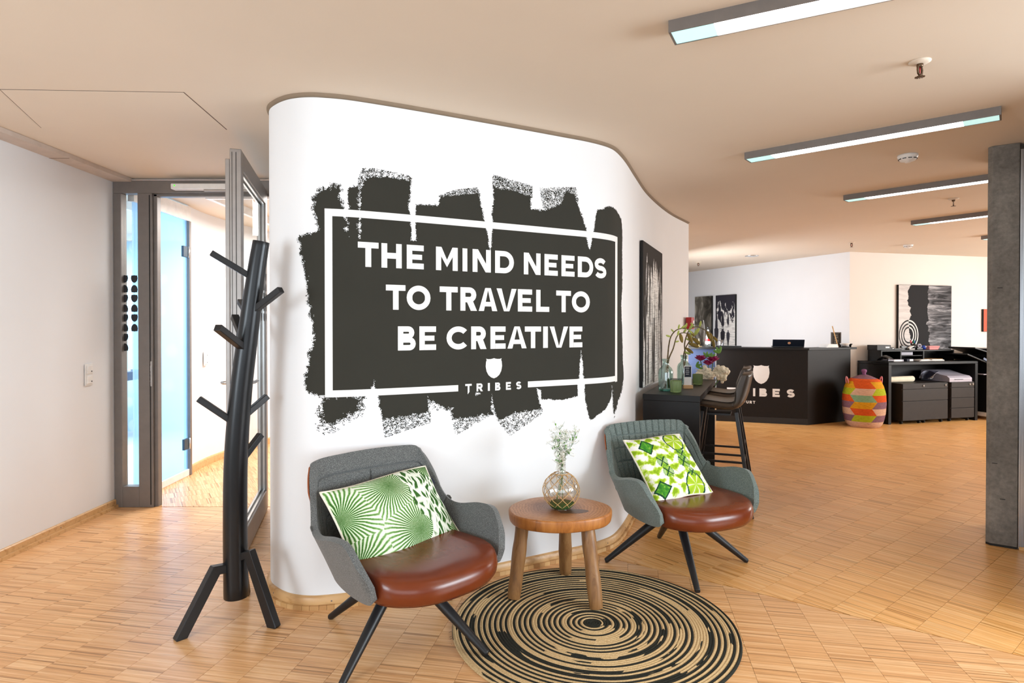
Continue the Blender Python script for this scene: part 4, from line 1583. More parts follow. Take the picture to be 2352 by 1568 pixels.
def dist(cx, cy, ex=1., ey=1.):
    return k.math('SQRT', k.math('ADD', k.math('POWER', k.math('DIVIDE', k.math('SUBTRACT', s[0], cx), ex), 2), k.math('POWER', k.math('DIVIDE', k.math('SUBTRACT', s[1], cy), ey), 2)))


for cx, cy in ((.72, .80), (.72, .10)):
    d_ = k.math('ADD', dist(cx, cy, .15, .17), k.math('MULTIPLY_ADD', nz, .3, -.15))
    a_ = k.math('ABSOLUTE', k.math('SINE', k.math('MULTIPLY', k.math('ARCTAN2', k.math('SUBTRACT', s[1], cy), k.math('SUBTRACT', s[0], cx)), 3.)))
    cc = k.mix(k.math('LESS_THAN', d_, 1.0), cc, k.ramp(a_, [(.10, '#F4F6E6'), (.28, '#C5DC4A'), (1., '#A8CC2C')]))
    cc = k.mix(k.math('LESS_THAN', k.math('ABSOLUTE', k.math('SUBTRACT', d_, 1.0)), .07), cc, '#1E5038')
for cx, cy, r_ in ((.33, .52, .075), (.73, .56, .07), (.70, .45, .08), (.35, .36, .07), (.74, .27, .05)):
    ang = k.math('ABSOLUTE', k.math('SUBTRACT', k.math('ABSOLUTE', k.math('SUBTRACT', s[0], cx)), k.math('ABSOLUTE', k.math('SUBTRACT', s[1], cy))))
    inr = k.math('LESS_THAN', k.math('ADD', dist(cx, cy), k.math('MULTIPLY_ADD', nz, .06, -.03)), r_ * 1.3)
    cc = k.mix(k.math('MULTIPLY', inr, .75), cc, k.ramp(nz, [(.35, '#3F8A2C'), (.6, '#8FBE34')]))
    ln = k.math('LESS_THAN', k.math('ADD', ang, k.math('MULTIPLY_ADD', nz, .016, -.008)), .012)
    cc = k.mix(k.math('MULTIPLY', inr, ln), cc, '#174432')
k.base(cc)
k.bump(k.noise(uv, 300., 2.), .12, .001)
M['tiedye'] = k.m
cushion('cushion', 'long cushion printed with green palm fronds on the charcoal lounge chair', (-.478, 2.705, 0), math.radians(-50), (.012, -.072, .522), (-.99, -.13, .0), (.06, -.68, .73), .59, .40, .13, M['palm'], .055, .78)
cushion('cushion', 'square cushion with a lime green tie-dye print on the grey-green lounge chair', (.972, 3.548, 0), math.radians(-65), (.055, -.03, .560), (-1, .02, -.02), (-.02, -.725, .688), .42, .43, .12, M['tiedye'], .06, .86)

# ------------------------------------------------------------------ ceiling lamps and detectors


def linear_lamp(label, p, q, w=.114, h=.045):
    p, q = np.array(p), np.array(q)
    L = float(np.linalg.norm(q - p))
    t = thing('linear_lamp', label, 'ceiling lamp', (p[0], p[1], 2.51), math.atan2(*(q - p)[::-1]), 'linear ceiling lamps')
    f = MB()
    f.box((L / 2, w / 2 - .002, -h / 2), (L, .004, h)).box((L / 2, -w / 2 + .002, -h / 2), (L, .004, h)).box((.004, 0, -h / 2), (.008, w - .008, h)).box((L - .004, 0, -h / 2), (.008, w - .008, h)).box((L / 2, 0, -.006), (L - .016, w - .008, .012))
    f.build('housing', M['grey_metal'], t)
    e_ = .16
    MB().box((L / 2, 0, -h + .006), (L - 2 * e_, w - .009, .008)).build('diffuser', M['lamp'], t)
    for x in (.0085 + (e_ - .0085) / 2, L - .0085 - (e_ - .0085) / 2):
        MB().box((x, 0, -h + .006), (e_ - .0085, w - .009, .008)).build('diffuser_end', M['lamp_end'], t)
    return t


linear_lamp('grey linear ceiling lamp nearest the camera, cut by the top edge', (.606, 2.322), (2.30, 1.466))
linear_lamp('grey linear ceiling lamp seen whole, second from the camera', (1.548, 4.017), (2.548, 3.183))
linear_lamp('grey linear ceiling lamp, third from the camera, ending behind the pillar', (2.89, 5.29), (3.80, 4.325))
linear_lamp('grey linear ceiling lamp, fourth from the camera, above the large canvas', (4.29, 6.53), (5.07, 5.455))
linear_lamp('grey linear ceiling lamp, a short end showing beside the pillar top', (5.865, 7.60), (6.75, 6.20))
M['brass'] = plain('dull_brass', '#6A5644', .35, .8)


def sprinkler(label, x, y, rz):
    t = thing('sprinkler', label, 'sprinkler', (x, y, 2.51), rz, 'ceiling sprinklers')
    MB().lathe([(.0, 0), (.042, 0), (.042, -.003), (.030, -.010), (.014, -.012), (0, -.012)], n=24).build('rosette', M['ceiling'], t)
    f = MB().lathe([(0, -.010), (.013, -.010), (.013, -.022), (.009, -.026), (0, -.026)], n=14)
    for s in (1, -1):
        f.bar((s * .012, 0, -.020), (s * .017, 0, -.036), .007, .006, (0, 1, 0)).bar((s * .017, 0, -.034), (s * .014, 0, -.052), .007, .006, (0, 1, 0)).bar((s * .014, 0, -.051), (0, 0, -.060), .007, .006, (0, 1, 0))
    f.lathe([(0, -.066), (.006, -.066), (.006, -.056), (0, -.056)], n=10)
    f.build('frame', M['brass'], t)
    d = MB()
    for i in range(12):
        a = 2 * PI * i / 12
        d.box((.013 * math.cos(a), .013 * math.sin(a), -.0665), (.013, .0045, .0015), rz=a)
    d.lathe([(0, -.0675), (.010, -.0675), (.010, -.0655), (0, -.0655)], n=14)
    tag(d.build('deflector', M['brass'], t), kind='stuff')
    MB().tube([(0, 0, -.026), (0, 0, -.056)], .0026, 8).build('glass_bulb', M['red'], t)


sprinkler('ceiling sprinkler with red bulb between the two nearest lamps', 1.746, 2.619, .5)
sprinkler('ceiling sprinkler just below the third ceiling lamp, left of the pillar', 3.895, 5.388, .9)
sprinkler('ceiling sprinkler near the corner of the two reception walls', 4.519, 8.121, .3)
sprinkler('farthest ceiling sprinkler, above the two narrow canvases', 3.236, 10.596, .3)


def smoke(label, x, y):
    t = thing('smoke_detector', label, 'smoke detector', (x, y, 2.51), 0, 'smoke detectors')
    MB().lathe([(0, 0), (.060, 0), (.060, -.012), (.057, -.016), (.054, -.022), (.044, -.038), (.022, -.042), (.016, -.05), (0, -.051)], n=28).build('body', M['white_plastic'], t)
    s = MB()
    for i in range(10):
        a = 2 * PI * i / 10
        s.box((.0515 * math.cos(a), .0515 * math.sin(a), -.028), (.004, .022, .004), rz=a)
    tag(s.build('vent_slots', M['rubber'], t), kind='stuff')


smoke('white smoke detector below the second ceiling lamp, nearer of the two', 2.612, 4.033)
smoke('small white smoke detector above the large canvas, farther of the two', 5.438, 8.376)
t = thing('recessed_downlight', 'round chrome downlight recessed over the reception desk', 'ceiling lamp', (3.789, 9.638, 2.51))
MB().lathe([(.085, .0), (.105, -.001), (.105, -.008), (.088, -.012), (.075, -.004), (.055, -.001)], n=28).build('bezel', M['chrome'], t)
MB().lathe([(0, -.002), (.056, -.002), (.05, -.004), (0, -.004)], n=20).build('reflector', M['alu'], t)

# ------------------------------------------------------------------ black bar table by the wall
bx_, by_ = np.array([.925, -.380]), np.array([.380, .925])
BO = np.array([.972, 4.530])
BR = math.atan2(-.380, .925)


def bt(a, b, z=0.):
    p = BO + bx_ * a + by_ * b
    return (p[0], p[1], z)


BW, BL, BH = .410, 1.53, .880
t = thing('bar_table', 'long black high table with solid panel ends against the white wall', 'table', bt(0, 0), BR)
MB().box((BW / 2, BL / 2, BH - .0225), (BW, BL, .045)).build('tabletop', M['black_laminate'], t, bevel=.0015)
for y in (.0225, BL - .0225):
    MB().box((BW / 2, y, (BH - .046) / 2), (BW - .004, .045, BH - .046)).build('end_panel', M['black_laminate'], t, bevel=.0015)
MB().box((.06, BL / 2, .70), (.02, BL - .094, .25)).build('stretcher', M['black_laminate'], t, bevel=.001)

M['stool_leather'] = plain('dark_olive_leather', '#3A322B', .36, 0, .5, .12, 30., .06)


def bar_stool(label, b, a=.52):
    """faces the table; local -x is towards the table"""
    t = thing('bar_stool', label, 'stool', bt(a, b), BR, 'black leather bar stools')
    prof = catmull([(-.235, .755), (-.21, .785), (-.10, .775), (.02, .760), (.11, .765), (.17, .80), (.205, .87), (.225, .95), (.238, 1.02), (.236, 1.045)], 5)
    G = []
    nv = len(prof)
    for i, (x, z) in enumerate(prof):
        u = i / (nv - 1)
        half = np.interp(u, [0, .08, .25, .5, .7, .9, 1], [.10, .185, .215, .225, .215, .19, .10])
        row = []
        for j in range(17):
            w = 2 * j / 16 - 1
            y = half * math.sin(w * PI / 2) if abs(w) < 1 else half * w
            e_ = abs(w) ** 2.6
            zz = z + .045 * e_ * np.interp(u, [0, .3, .6, 1], [.2, 1, .6, 0])
            xx = x - .085 * e_ * np.interp(u, [0, .45, .7, 1], [0, .2, 1, .7])
            row.append((xx, y, zz))
        G.append(row)
    sh = MB().grid(G, True).build('shell', M['stool_leather'], t, solid=.052, off=-1, bevel=.016, seg=3)
    sm = MB()
    i = int(nv * .46)
    sm.tube([(p[0], p[1], p[2] + .003) for p in G[i]], .003, 6)
    sm.tube([(r[8][0], r[8][1], r[8][2] + .002) for r in G[6:-4]], .0025, 6)
    sm.build('seam', M['black_plastic'], sh)
    for sx in (-1, 1):
        for sy in (-1, 1):
            topp = Vector((sx * .12 + .005, sy * .13, .745))
            foot = Vector((sx * .225 + .015, sy * .225, 0))
            MB().bar(topp, foot, .026, .026, (1, 0, 0), .022, .022).build('leg', M['black_metal'], t, bevel=.002)

    def at(sx, sy, z):
        k_ = 1 - z / .735
        return Vector((sx * (.12 + .105 * k_) + .005 + .01 * k_, sy * (.13 + .095 * k_), z))
    for z, pr in ((.31, ((-1, -1), (1, -1))), (.31, ((-1, 1), (1, 1))), (.24, ((-1, -1), (-1, 1))), (.38, ((1, -1), (1, 1)))):
        MB().bar(at(*pr[0], z), at(*pr[1], z), .016, .016).build('footrest', M['black_metal'], t)
    MB().box((0, 0, .722), (.17, .20, .014)).build('seat_plate', M['black_metal'], t)


bar_stool('black leather bar stool at the near end of the bar table, behind the armchair', .36)
bar_stool('black leather bar stool at the far end of the bar table, half hidden', 1.02, .50)

# ---- things on the bar table


def lathe_vase(name, label, cat, p, prof, mat, n=28, thick=.003, group=None, parts=None):
    t = thing(name, label, cat, p, 0, group)
    inner = [(max(r - thick, 0), z + (.006 if i == 0 else 0)) for i, (r, z) in enumerate(prof)][::-1]
    inner = [q for q in inner if q[1] > .006] + [(0, .008)]
    MB().lathe([(0, 0)] + prof + inner, n=n).build('body', mat, t)
    return t


M['aqua_pane'] = pane_glass('aqua_blown_glass', (.80, .90, .88, 1), .16)
bprof = [(.048, .0), (.055, .006), (.056, .02), (.056, .13), (.054, .15), (.045, .168), (.030, .180), (.026, .19), (.025, .215), (.031, .228), (.031, .234)]
M['aqua_base'] = glass('thick_aqua_glass', (.35, .75, .70, 1), .05)


def bottle_vase(label, a, b, sc):
    t = lathe_vase('glass_bottle', label, 'vase', bt(a, b, BH), [(r * sc, z * sc * 1.06) for r, z in bprof], M['aqua_pane'], group='aqua bottle vases')
    MB().lathe([(0, .001), (.047 * sc, .001), (.053 * sc, .008), (.051 * sc, .014), (0, .010)], n=24).build('thick_base', M['aqua_base'], t)
    return t


bottle_vase('aqua glass bottle vase nearest the wall, holding two branches', .125, .30, 1.0)
bottle_vase('paler aqua glass bottle vase farther along the bar table, behind the card holder', .21, .77, 1.05)
gp = []
GN = 60


def tumbler(label, a, b, s):
    t = thing('ribbed_tumbler', label, 'candle holder', bt(a, b, BH), 0, 'green ribbed tumblers')
    ring_ = lambda r, z, w: [((r + w * math.cos(30 * 2 * PI * j / 180)) * math.cos(2 * PI * j / 180), (r + w * math.cos(30 * 2 * PI * j / 180)) * math.sin(2 * PI * j / 180), z) for j in range(180)]
    G = [ring_(.002, 0.001, 0), ring_(.034 * s, 0, 0), ring_(.040 * s, .006, .0006), ring_(.041 * s, .02, .0012), ring_(.042 * s, .085 * s, .0012), ring_(.041 * s, .091 * s, .0004), ring_(.038 * s, .091 * s, 0), ring_(.0375 * s, .012, 0), ring_(.002, .010, 0)]
    MB().grid(G, True, cv=True).build('body', M['green_pane'], t)


k = NT('green_ribbed_glass_body', '#B4CC8C', .12, spec=.6)
k.b.inputs['Transmission Weight'].default_value = .65
k.b.inputs['IOR'].default_value = 1.3
M['green_pane'] = k.m
tumbler('green ribbed glass tumbler nearest the front edge of the bar table', .215, .20, 1.0)
tumbler('green ribbed glass tumbler farther back, beside the pale bottle vase', .305, .93, 1.0)
k = NT('magnolia_bark', '#5A4A30', .8)
k.base(k.ramp(k.noise(k.coord(), 60., 3.), [(.3, '#3F3322'), (.7, '#7A6A44')]))
M['bark'] = k.m
M['bud'] = plain('pale_green_bud', '#B9C86A', .6, 0, .3, .2)
M['bud_brown'] = plain('olive_brown_bud', '#8E7A3C', .6, 0, .3, .2)


def branch(label, a, b, pts, buds, seed):
    """pts relative to the bottle foot, in the table frame (a, b, z)"""
    rs = random.Random(seed)
    o = np.array(bt(a, b, BH))
    t = thing('magnolia_branch', label, 'branch', tuple(o), BR, 'magnolia branches in bottle vases')
    P = catmull(pts, 6)
    MB().tube(P, [.0068 - .0036 * i / len(P) for i in range(len(P))], 7).build('twig', M['bark'], t)
    for u, ln, kind, dx, dz in buds:
        ln *= 1.2
        p = Vector(P[int(u * (len(P) - 1))])
        d = Vector((dx, rs.uniform(-.5, .5), dz)).normalized()
        q = d.to_track_quat('Z', 'Y').to_matrix()
        m = MB().ball(p + d * ln * .5, ln * .5, 8, 6, (.36, .36, 1.0), q)
        m.build('bud', M['bud_brown'] if kind else M['bud'], t)


branch('leftmost magnolia branch, arching out of the near bottle vase', .125, .30, [(.0, -.03, .02), (.01, .0, .14), (.012, .01, .24), (.02, .03, .36), (.035, .06, .43), (.07, .12, .475), (.12, .22, .485), (.16, .30, .46)],
       [(.55, .035, 0, -1, .3), (.66, .03, 0, -.8, .8), (.74, .035, 0, .2, 1), (.8, .045, 0, .6, .4), (.86, .04, 0, .3, .9), (.93, .04, 0, .5, -.5), (.99, .05, 1, .6, -.8)], 1)
branch('second magnolia branch in the near bottle vase, bending right', .125, .30, [(.02, .03, .02), (.015, .0, .14), (.02, .01, .24), (.05, .05, .33), (.07, .10, .42), (.10, .20, .45), (.15, .34, .44)],
       [(.6, .03, 0, .8, .2), (.72, .04, 0, .2, .9), (.8, .07, 1, .3, -1), (.88, .04, 0, .5, .6), (.95, .075, 1, .4, -.9)], 2)
branch('magnolia branch rising from the far bottle vase and drooping right', .21, .77, [(-.02, -.02, .02), (.0, .0, .16), (.01, .0, .25), (.0, .03, .36), (.03, .10, .47), (.08, .22, .50), (.14, .36, .47), (.19, .46, .43), (.20, .47, .38)],
       [(.42, .04, 0, .8, -.3), (.52, .05, 0, .4, .8), (.6, .04, 0, -.6, .8), (.68, .05, 0, .2, 1), (.78, .07, 1, .4, -1), (.84, .075, 1, .2, -1), (.93, .06, 1, .7, -.7), (.99, .07, 1, .1, -1)], 3)
branch('short magnolia branch with long olive buds in the far bottle vase', .21, .77, [(.02, .02, .02), (.0, .0, .16), (-.005, .0, .25), (.01, .02, .32), (.04, .06, .38), (.07, .14, .43)],
       [(.5, .05, 0, .9, -.3), (.62, .07, 1, .9, -.6), (.75, .08, 1, .8, -.3), (.85, .05, 0, .2, 1), (.93, .08, 1, .9, -.7), (.99, .07, 0, .5, .7)], 4)
t = thing('card_holder', 'wooden block holding an upright printed card on the bar table', 'card holder', bt(.265, .54, BH), BR + .35)
MB().box((0, 0, .014), (.075, .040, .028)).build('wooden_block', M['base_wood'], t, bevel=.002)
cd = MB().box((0, .0, .105), (.060, .0022, .158)).build('card', M['white_plastic'], t)
MB().box((0, -.0016, .135), (.052, .0006, .085)).build('printed_panel', M['navy'], cd)
mb = MB()
for i in range(4):
    mb.box((-.004, -.0022, .165 - i * .016), (.030 - .006 * (i % 2), .0004, .004))
tag(mb.build('print_lines', M['white_print'], cd), kind='stuff')

# ---- bouquet in a tall floor vase just behind the far end of the bar table
fv = bt(.345, BL + .13)
t = thing('floor_vase', 'tall dark floor vase hidden behind the far end of the bar table', 'vase', fv)
MB().lathe([(0, 0), (.05, 0), (.052, .02), (.05, .3), (.046, .6), (.045, .72), (.05, .74), (.042, .74), (.04, .6), (.0, .55)], n=24).build('body', M['black_laminate'], t)
M['magenta'] = plain('magenta_petal', '#8E1450', .55, 0, .3, .25)
M['cream'] = plain('cream_blossom', '#F6F0DC', .6, 0, .3, .05)
t = thing('bouquet', 'bouquet of magenta flowers and creamy blossoms beyond the bar table', 'flowers', (fv[0], fv[1], .665))
rs = random.Random(9)


def petals(name, c, r, n, mat, cup, par, k_=2):
    mb = MB()
    for q in range(k_):
        for i in range(n):
            a = 2 * PI * (i + .5 * q) / n
            m3 = Matrix.Rotation(a, 3, 'Z') @ Matrix.Rotation(-cup - .35 * q, 3, 'Y')
            mb.ball(Vector(c) + m3 @ Vector((r * .55, 0, 0)), r * .55, 8, 5, (1, .62, .16), m3)
    if name == 'white_blossom':
        for i in range(7):
            mb.ball(Vector(c) + Vector((rs.gauss(0, r * .45), rs.gauss(0, r * .3), rs.gauss(0, r * .45))), r * .42, 8, 6)
    tag(mb.build(name, mat, par), kind='stuff')


st = MB()
for c, r in (((-.085, 0, .385), .050), ((-.02, -.03, .345), .045), ((.035, .0, .375), .052)):
    st.tube([(0, 0, -.03), (c[0] * .5, c[1] * .5, .2), c], .004, 6)
    petals('magenta_flower', c, r * 1.3, 6, M['magenta'], .55, t)
for c, r in (((-.085, -.06, .265), .060), ((-.035, -.07, .235), .05), ((.085, -.04, .285), .055), ((.135, -.02, .265), .05), ((.11, -.05, .235), .045)):
    st.tube([(0, 0, -.03), (c[0] * .5, c[1] * .5, .17), c], .003, 6)
    for q in range(5):
        petals('white_blossom', (c[0] + rs.uniform(-.035, .035), c[1] + rs.uniform(-.02, .02), c[2] + rs.uniform(-.03, .035)), r * .85, 5, M['cream'], .4, t, 1)
st.build('stems', M['stem'], t)
for c, ang_, s in (((-.03, 0, .42), .2, .05), ((.10, .0, .46), -.5, .06), ((-.13, 0, .33), 1.2, .05), ((.02, -.02, .41), -.1, .05), ((-.12, -.03, .28), 1.5, .05)):
    mb = MB()
    for q in (-.7, 0, .7):
        m3 = Matrix.Rotation(q + ang_, 3, 'Y')
        mb.ball(Vector(c) + m3 @ Vector((0, 0, s * .55)), s * .6, 8, 5, (.38, .14, 1), m3)
    mb.build('lobed_leaf', M['leaf'], t)

# ------------------------------------------------------------------ tall canvas on the curved wall, alarm box
k = NT('tree_canvas_print', '#BBBBBB', .75, spec=.2)
c = k.sep(k.coord())           # x along, z up (metres)
edge = k.math('ABSOLUTE', c[0])
n1 = k.noise(k.map(k.coord(), scale=(9, 1, 1.1)), 1., 4., .6, .4)
n2 = k.noise(k.map(k.coord(), scale=(30, 1, 1.6)), 1., 3., .6)
rip = k.noise(k.map(k.coord(), scale=(5, 1, 90)), 1., 2., .5)
v = k.math('ADD', k.math('MULTIPLY_ADD', n1, 1.5, -.25), k.math('MULTIPLY_ADD', n2, 1.1, -.55))
v = k.math('SUBTRACT', v, k.math('MULTIPLY', edge, 1.0))
v = k.math('SUBTRACT', v, k.math('MULTIPLY', k.math('MAXIMUM', k.math('SUBTRACT', c[2], .30), 0.0), 1.5))
lt = k.ramp(rip, [(.40, '#C9C9C7'), (.5, '#F0F0EE')])
k.base(k.mix(k.math('GREATER_THAN', k.math('SUBTRACT', v, k.math('MULTIPLY', c[2], .28)), .20), '#2E2A27', lt))
M['tree_print'] = k.m
SCV = float(np.interp(4.775, WP[150:, 1], WS[150:]))


def canvas(name, label, p, q, z0, z1, depth, mat, side=1):
    p, q = np.array(p), np.array(q)
    L = float(np.linalg.norm(q - p))
    mid = (p + q) / 2
    t = thing(name, label, 'picture', (mid[0], mid[1], (z0 + z1) / 2), math.atan2(*(q - p)[::-1]))
    MB().box((0, side * depth / 2, 0), (L, depth, z1 - z0)).build('canvas_edge', M['black_laminate'], t, bevel=.002)
    MB().box((0, side * (depth + .0008), 0), (L - .006, .0016, z1 - z0 - .006)).build('print', mat, t)
    return t


a_, b_ = on_wall(SCV, 0, .006), on_wall(SCV + .93, 0, .006)
canvas('tall_canvas', 'tall black and white canvas of reflected trees on the curved wall above the bar table', a_[:2], b_[:2], .90, 2.055, .022, M['tree_print'], -1)
tc = COL.objects['tall_canvas']
mb = MB()
rs = random.Random(3)
for x, z0_, z1_, w in ((-.36, -.56, .20, .075), (-.25, -.56, -.02, .05), (-.05, -.56, .10, .045), (.02, -.57, -.02, .085), (.06, -.5, .22, .03), (.16, -.34, .12, .022), (.24, -.56, .02, .028), (.36, -.45, .28, .05), (-.14, -.1, .30, .03), (.30, .05, .38, .06), (-.30, .0, .42, .07)):
    n = 14
    lft = [(x - w / 2 * (.35 + .65 * math.sin(PI * min(.97, .12 + i / n))) * rs.uniform(.7, 1.15), z0_ + (z1_ - z0_) * i / n) for i in range(n + 1)]
    rgt = [(x + w / 2 * (.35 + .65 * math.sin(PI * min(.97, .12 + i / n))) * rs.uniform(.7, 1.15), z0_ + (z1_ - z0_) * i / n) for i in range(n + 1)]
    for i in range(n):
        mb.add([(lft[i][0], -.0242, lft[i][1]), (rgt[i][0], -.0242, rgt[i][1]), (rgt[i + 1][0], -.0242, rgt[i + 1][1]), (lft[i + 1][0], -.0242, lft[i + 1][1])], [(0, 1, 2, 3)])
tag(mb.build('printed_trunks', plain('print_dark', '#2E2A27', .75), tc), kind='stuff')
t = thing('fire_alarm_box', 'red fire alarm box at the end edge of the curved wall', 'alarm', (1.868, 6.512, 1.42), math.atan2(.5, .31))
MB().box((0, -.035, 0), (.105, .06, .125)).build('housing', M['red'], t, bevel=.004)
MB().box((.012, -.0665, -.01), (.05, .003, .075)).build('white_window', M['white_plastic'], t)
MB().ball((.012, -.069, -.012), .010, 8, 6, (1, .5, 1)).build('push_button', M['rubber'], t)

# ------------------------------------------------------------------ two narrow canvases on the back wall
uB = np.array(CL) - np.array(C0)
uB /= np.linalg.norm(uB)
nB = np.array([-.918, -.396])
k = NT('misty_canvas_print', '#777777', .75, spec=.2)
n1 = k.noise(k.map(k.coord(), scale=(3.6, 1, 2.4)), 1., 5., .6, .8)
c = k.sep(k.coord())
v = k.math('ADD', n1, k.math('MULTIPLY', c[0], .5))
k.base(k.ramp(v, [(.36, '#38352F'), (.52, '#6C675E'), (.64, '#B9B3A8'), (.8, '#E6E0D4')]))
M['mist_print'] = k.m
k = NT('tree_walk_canvas_print', '#BBBBBB', .75, spec=.2)
c = k.sep(k.coord())
n1 = k.noise(k.map(k.coord(), scale=(13, 1, 5.)), 1., 4., .6, .6)
rip = k.noise(k.map(k.coord(), scale=(6, 1, 60)), 1., 2., .5)
v = k.math('ADD', n1, k.math('MULTIPLY', c[2], .55))
lt = k.ramp(rip, [(.36, '#B9B7B4'), (.5, '#ECEAE6')])
top_ = k.math('GREATER_THAN', k.math('ADD', c[2], k.math('MULTIPLY', n1, .3)), .52)
k.base(k.mix(k.math('MAXIMUM', k.math('MULTIPLY', k.math('GREATER_THAN', v, .565), k.math('GREATER_THAN', c[2], -.04)), top_), lt, '#33313A'))
M['walk_print'] = k.m


def on_back(u):
    p = np.array(C0) + uB * u + nB * .004
    return (p[0], p[1])


t = canvas('narrow_canvas', 'left of two narrow canvases above the reception desk, misty dark grey print', on_back(2.925), on_back(3.41), 1.015, 1.99, .035, M['mist_print'], 1)
mb = MB()
mb.grid([[(-(.03 * math.sin(3 * s)) - .02 + w, .0375, .02 - .42 * s) for w in (-.010 * (1 - s), .014 * (1 - s) + .004)] for s in np.linspace(0, 1, 12)], False)
mb.build('pale_figure', M['white_print'], t)
t = canvas('narrow_canvas', 'right of two narrow canvases above the reception desk, walkers under trees', on_back(2.30), on_back(2.815), 1.015, 1.99, .035, M['walk_print'], 1)
mb = MB()
fig = [(-.02, 0), (-.025, .10), (-.045, .16), (-.05, .27), (-.025, .30), (-.012, .305), (-.016, .335), (0, .35), (.016, .335), (.012, .305), (.025, .30), (.05, .27), (.045, .16), (.025, .10), (.02, 0), (.005, 0), (0, .10), (-.005, 0)]
for fxp, sc_ in ((-.08, .86), (.05, .95), (.075, .92), (.23, 1.15)):
    scan([[[(x * sc_ + fxp, z * sc_ - .47) for x, z in fig]]], .004, lambda a, z, q=0: (a, .0382, z), mb)
    scan([[[(x * sc_ * .6 + fxp, -z * sc_ * .9 + .16) for x, z in fig]]], .004, lambda a, z, q=0: (a, .0382, z), mb)
mb.build('silhouettes', plain('print_black', '#33313A', .75), t)

# ------------------------------------------------------------------ reception desk
DA, DD, DE = np.array([3.0136, 8.9842]), np.array([4.1675, 8.5812]), np.array([4.9927, 8.9842])
M['desk_black'] = plain('matte_black_desk_panel', '#161210', .5, 0, .28, .15, 30.)
M['desk_blue'] = plain('blue_grey_panel', '#333B50', .75, 0, .1)
desk = thing('reception_desk', 'black angled reception desk with white shield and lettering before the back wall', 'desk', (DD[0], DD[1], 0))
L2 = lambda p: (p[0] - DD[0], p[1] - DD[1])
uf = (DD - DA) / np.linalg.norm(DD - DA)
nf = np.array([uf[1], -uf[0]])                # out to the room
us = (DE - DD) / np.linalg.norm(DE - DD)
ns = np.array([us[1], -us[0]])
tk = .04
MB().prism([L2(DA), L2(DD), L2(DD - nf * tk - uf * .02), L2(DA - nf * tk)], .0, 1.055).build('front_panel', M['desk_black'], desk, bevel=.0015)
MB().prism([L2(DD), L2(DE), L2(DE - ns * tk), L2(DD - ns * tk + us * .01)], .0, 1.055).build('side_panel', M['desk_black'], desk, bevel=.0015)
DBl = np.array([2.55, 9.16])
MB().prism([L2(DA + np.array([-.012, .02])), L2(DBl), L2(DBl + np.array([.02, .06])), L2(DA + np.array([0, .06]))], 0, 1.055).build('left_panel', M['desk_blue'], desk, bevel=.0015)
ov = .03
P_ = [DBl - np.array([.02, .03]), DA + nf * ov - uf * .01, DD + nf * ov + uf * .012, DE + ns * ov + us * .10, DE - ns * .30 + us * .04, DD - nf * .36 + us * .1, DA - nf * .36, DBl + np.array([.05, .33])]
MB().prism([L2(p) for p in P_], 1.056, 1.086).build('countertop', M['black_laminate'], desk, bevel=.002)
MB().prism([L2(DA + nf * .001), L2(DD + nf * .001), L2(DD + nf * .003), L2(DA + nf * .003)], 0, .085).build('plinth_strip', M['black_plastic'], desk)
mb = MB()


def on_desk(u, z, q=0):
    p = DA + uf * u + nf * (.0012 + .0003 * (q % 4))
    return (p[0] - DD[0], p[1] - DD[1], z)


scan([shield(.613, .562, .222, .272)], .004, on_desk, mb)
mb.build('shield_emblem', M['white_print'], desk)
for ch, a, b in (('T', .148, .268), ('R', .325, .425), ('I', .505, .535), ('B', .590, .692), ('E', .765, .860), ('S', .950, 1.055)):
    mb = MB()
    scan([[[(p[0] + a, p[1] + .382) for p in l] for l in st_] for st_ in glyph(ch, b - a, .116, .032)], .003, on_desk, mb)
    mb.build('white_letter', M['white_print'], desk)
mb = MB()
scan(word('FRANKFURT', .150, .274, .385, .040, .0095, .012), .002, on_desk, mb)
mb.build('town_lettering', M['white_print'], desk)


def on_top(a, b):
    """on the desk's front counter: a along from the left end, b back from the front"""
    p = DA + uf * a - nf * b
    return (p[0], p[1], 1.0862)


t = thing('laptop', 'dark laptop open on the reception desk, lid towards the room', 'laptop', (4.00, 8.83, 1.0862), math.atan2(*uf[::-1]))
MB().box((0, .12, .010), (.42, .26, .018)).build('keyboard_base', M['black_plastic'], t, bevel=.004)
lid = MB().bar((0, -.015, .018), (0, -.075, .115), .42, .012, (0, 1, 0)).build('lid', plain('navy_lid', '#2A3445', .35, .4), t, bevel=.003)
mb = MB()
m3 = Matrix.Rotation(-math.atan2(.06, .097), 3, 'X')
mb.ball((0.01, -.0525, .0645), .020, 14, 6, (1, .14, 1), Matrix.Rotation(.55, 3, 'X'))
mb.build('lid_emblem', plain('orange_white_emblem', '#F0B48A', .4), lid)
p = DE - us * .16 - ns * .12
t = thing('menu_frame', 'small dark framed chalk notice standing at the right end of the reception desk', 'frame', (p[0], p[1], 1.0862), math.atan2(*us[::-1]) - .40)
fr_ = MB().box((-.068, 0, .11), (.014, .018, .22)).box((.068, 0, .11), (.014, .018, .22)).box((0, 0, .213), (.122, .018, .014)).box((0, 0, .007), (.122, .018, .014))
fr_.build('frame', plain('dark_grey_frame', '#5A5350', .6), t)
pn = MB().box((0, .003, .11), (.122, .006, .192)).build('notice', plain('chalkboard', '#2C2823', .8), t)
mb = MB()
for i in range(5):
    mb.box((-.005 + .01 * (i % 2), -.0006, .175 - .028 * i), (.06 - .012 * (i % 3), .0006, .007))
tag(mb.build('chalk_lines', plain('chalk', '#A9A49C', .9), pn), kind='stuff')
p = DE - us * .235 - ns * .07
t = thing('wooden_stick', 'thin wooden stick leaning against the dark framed notice', 'stick', (p[0], p[1], 1.0862))
MB().tube([(.03, -.01, .004), (-.02, .06, .31)], .0075, 8).build('stick', M['base_wood'], t)
p = DE - us * .07 - ns * .045
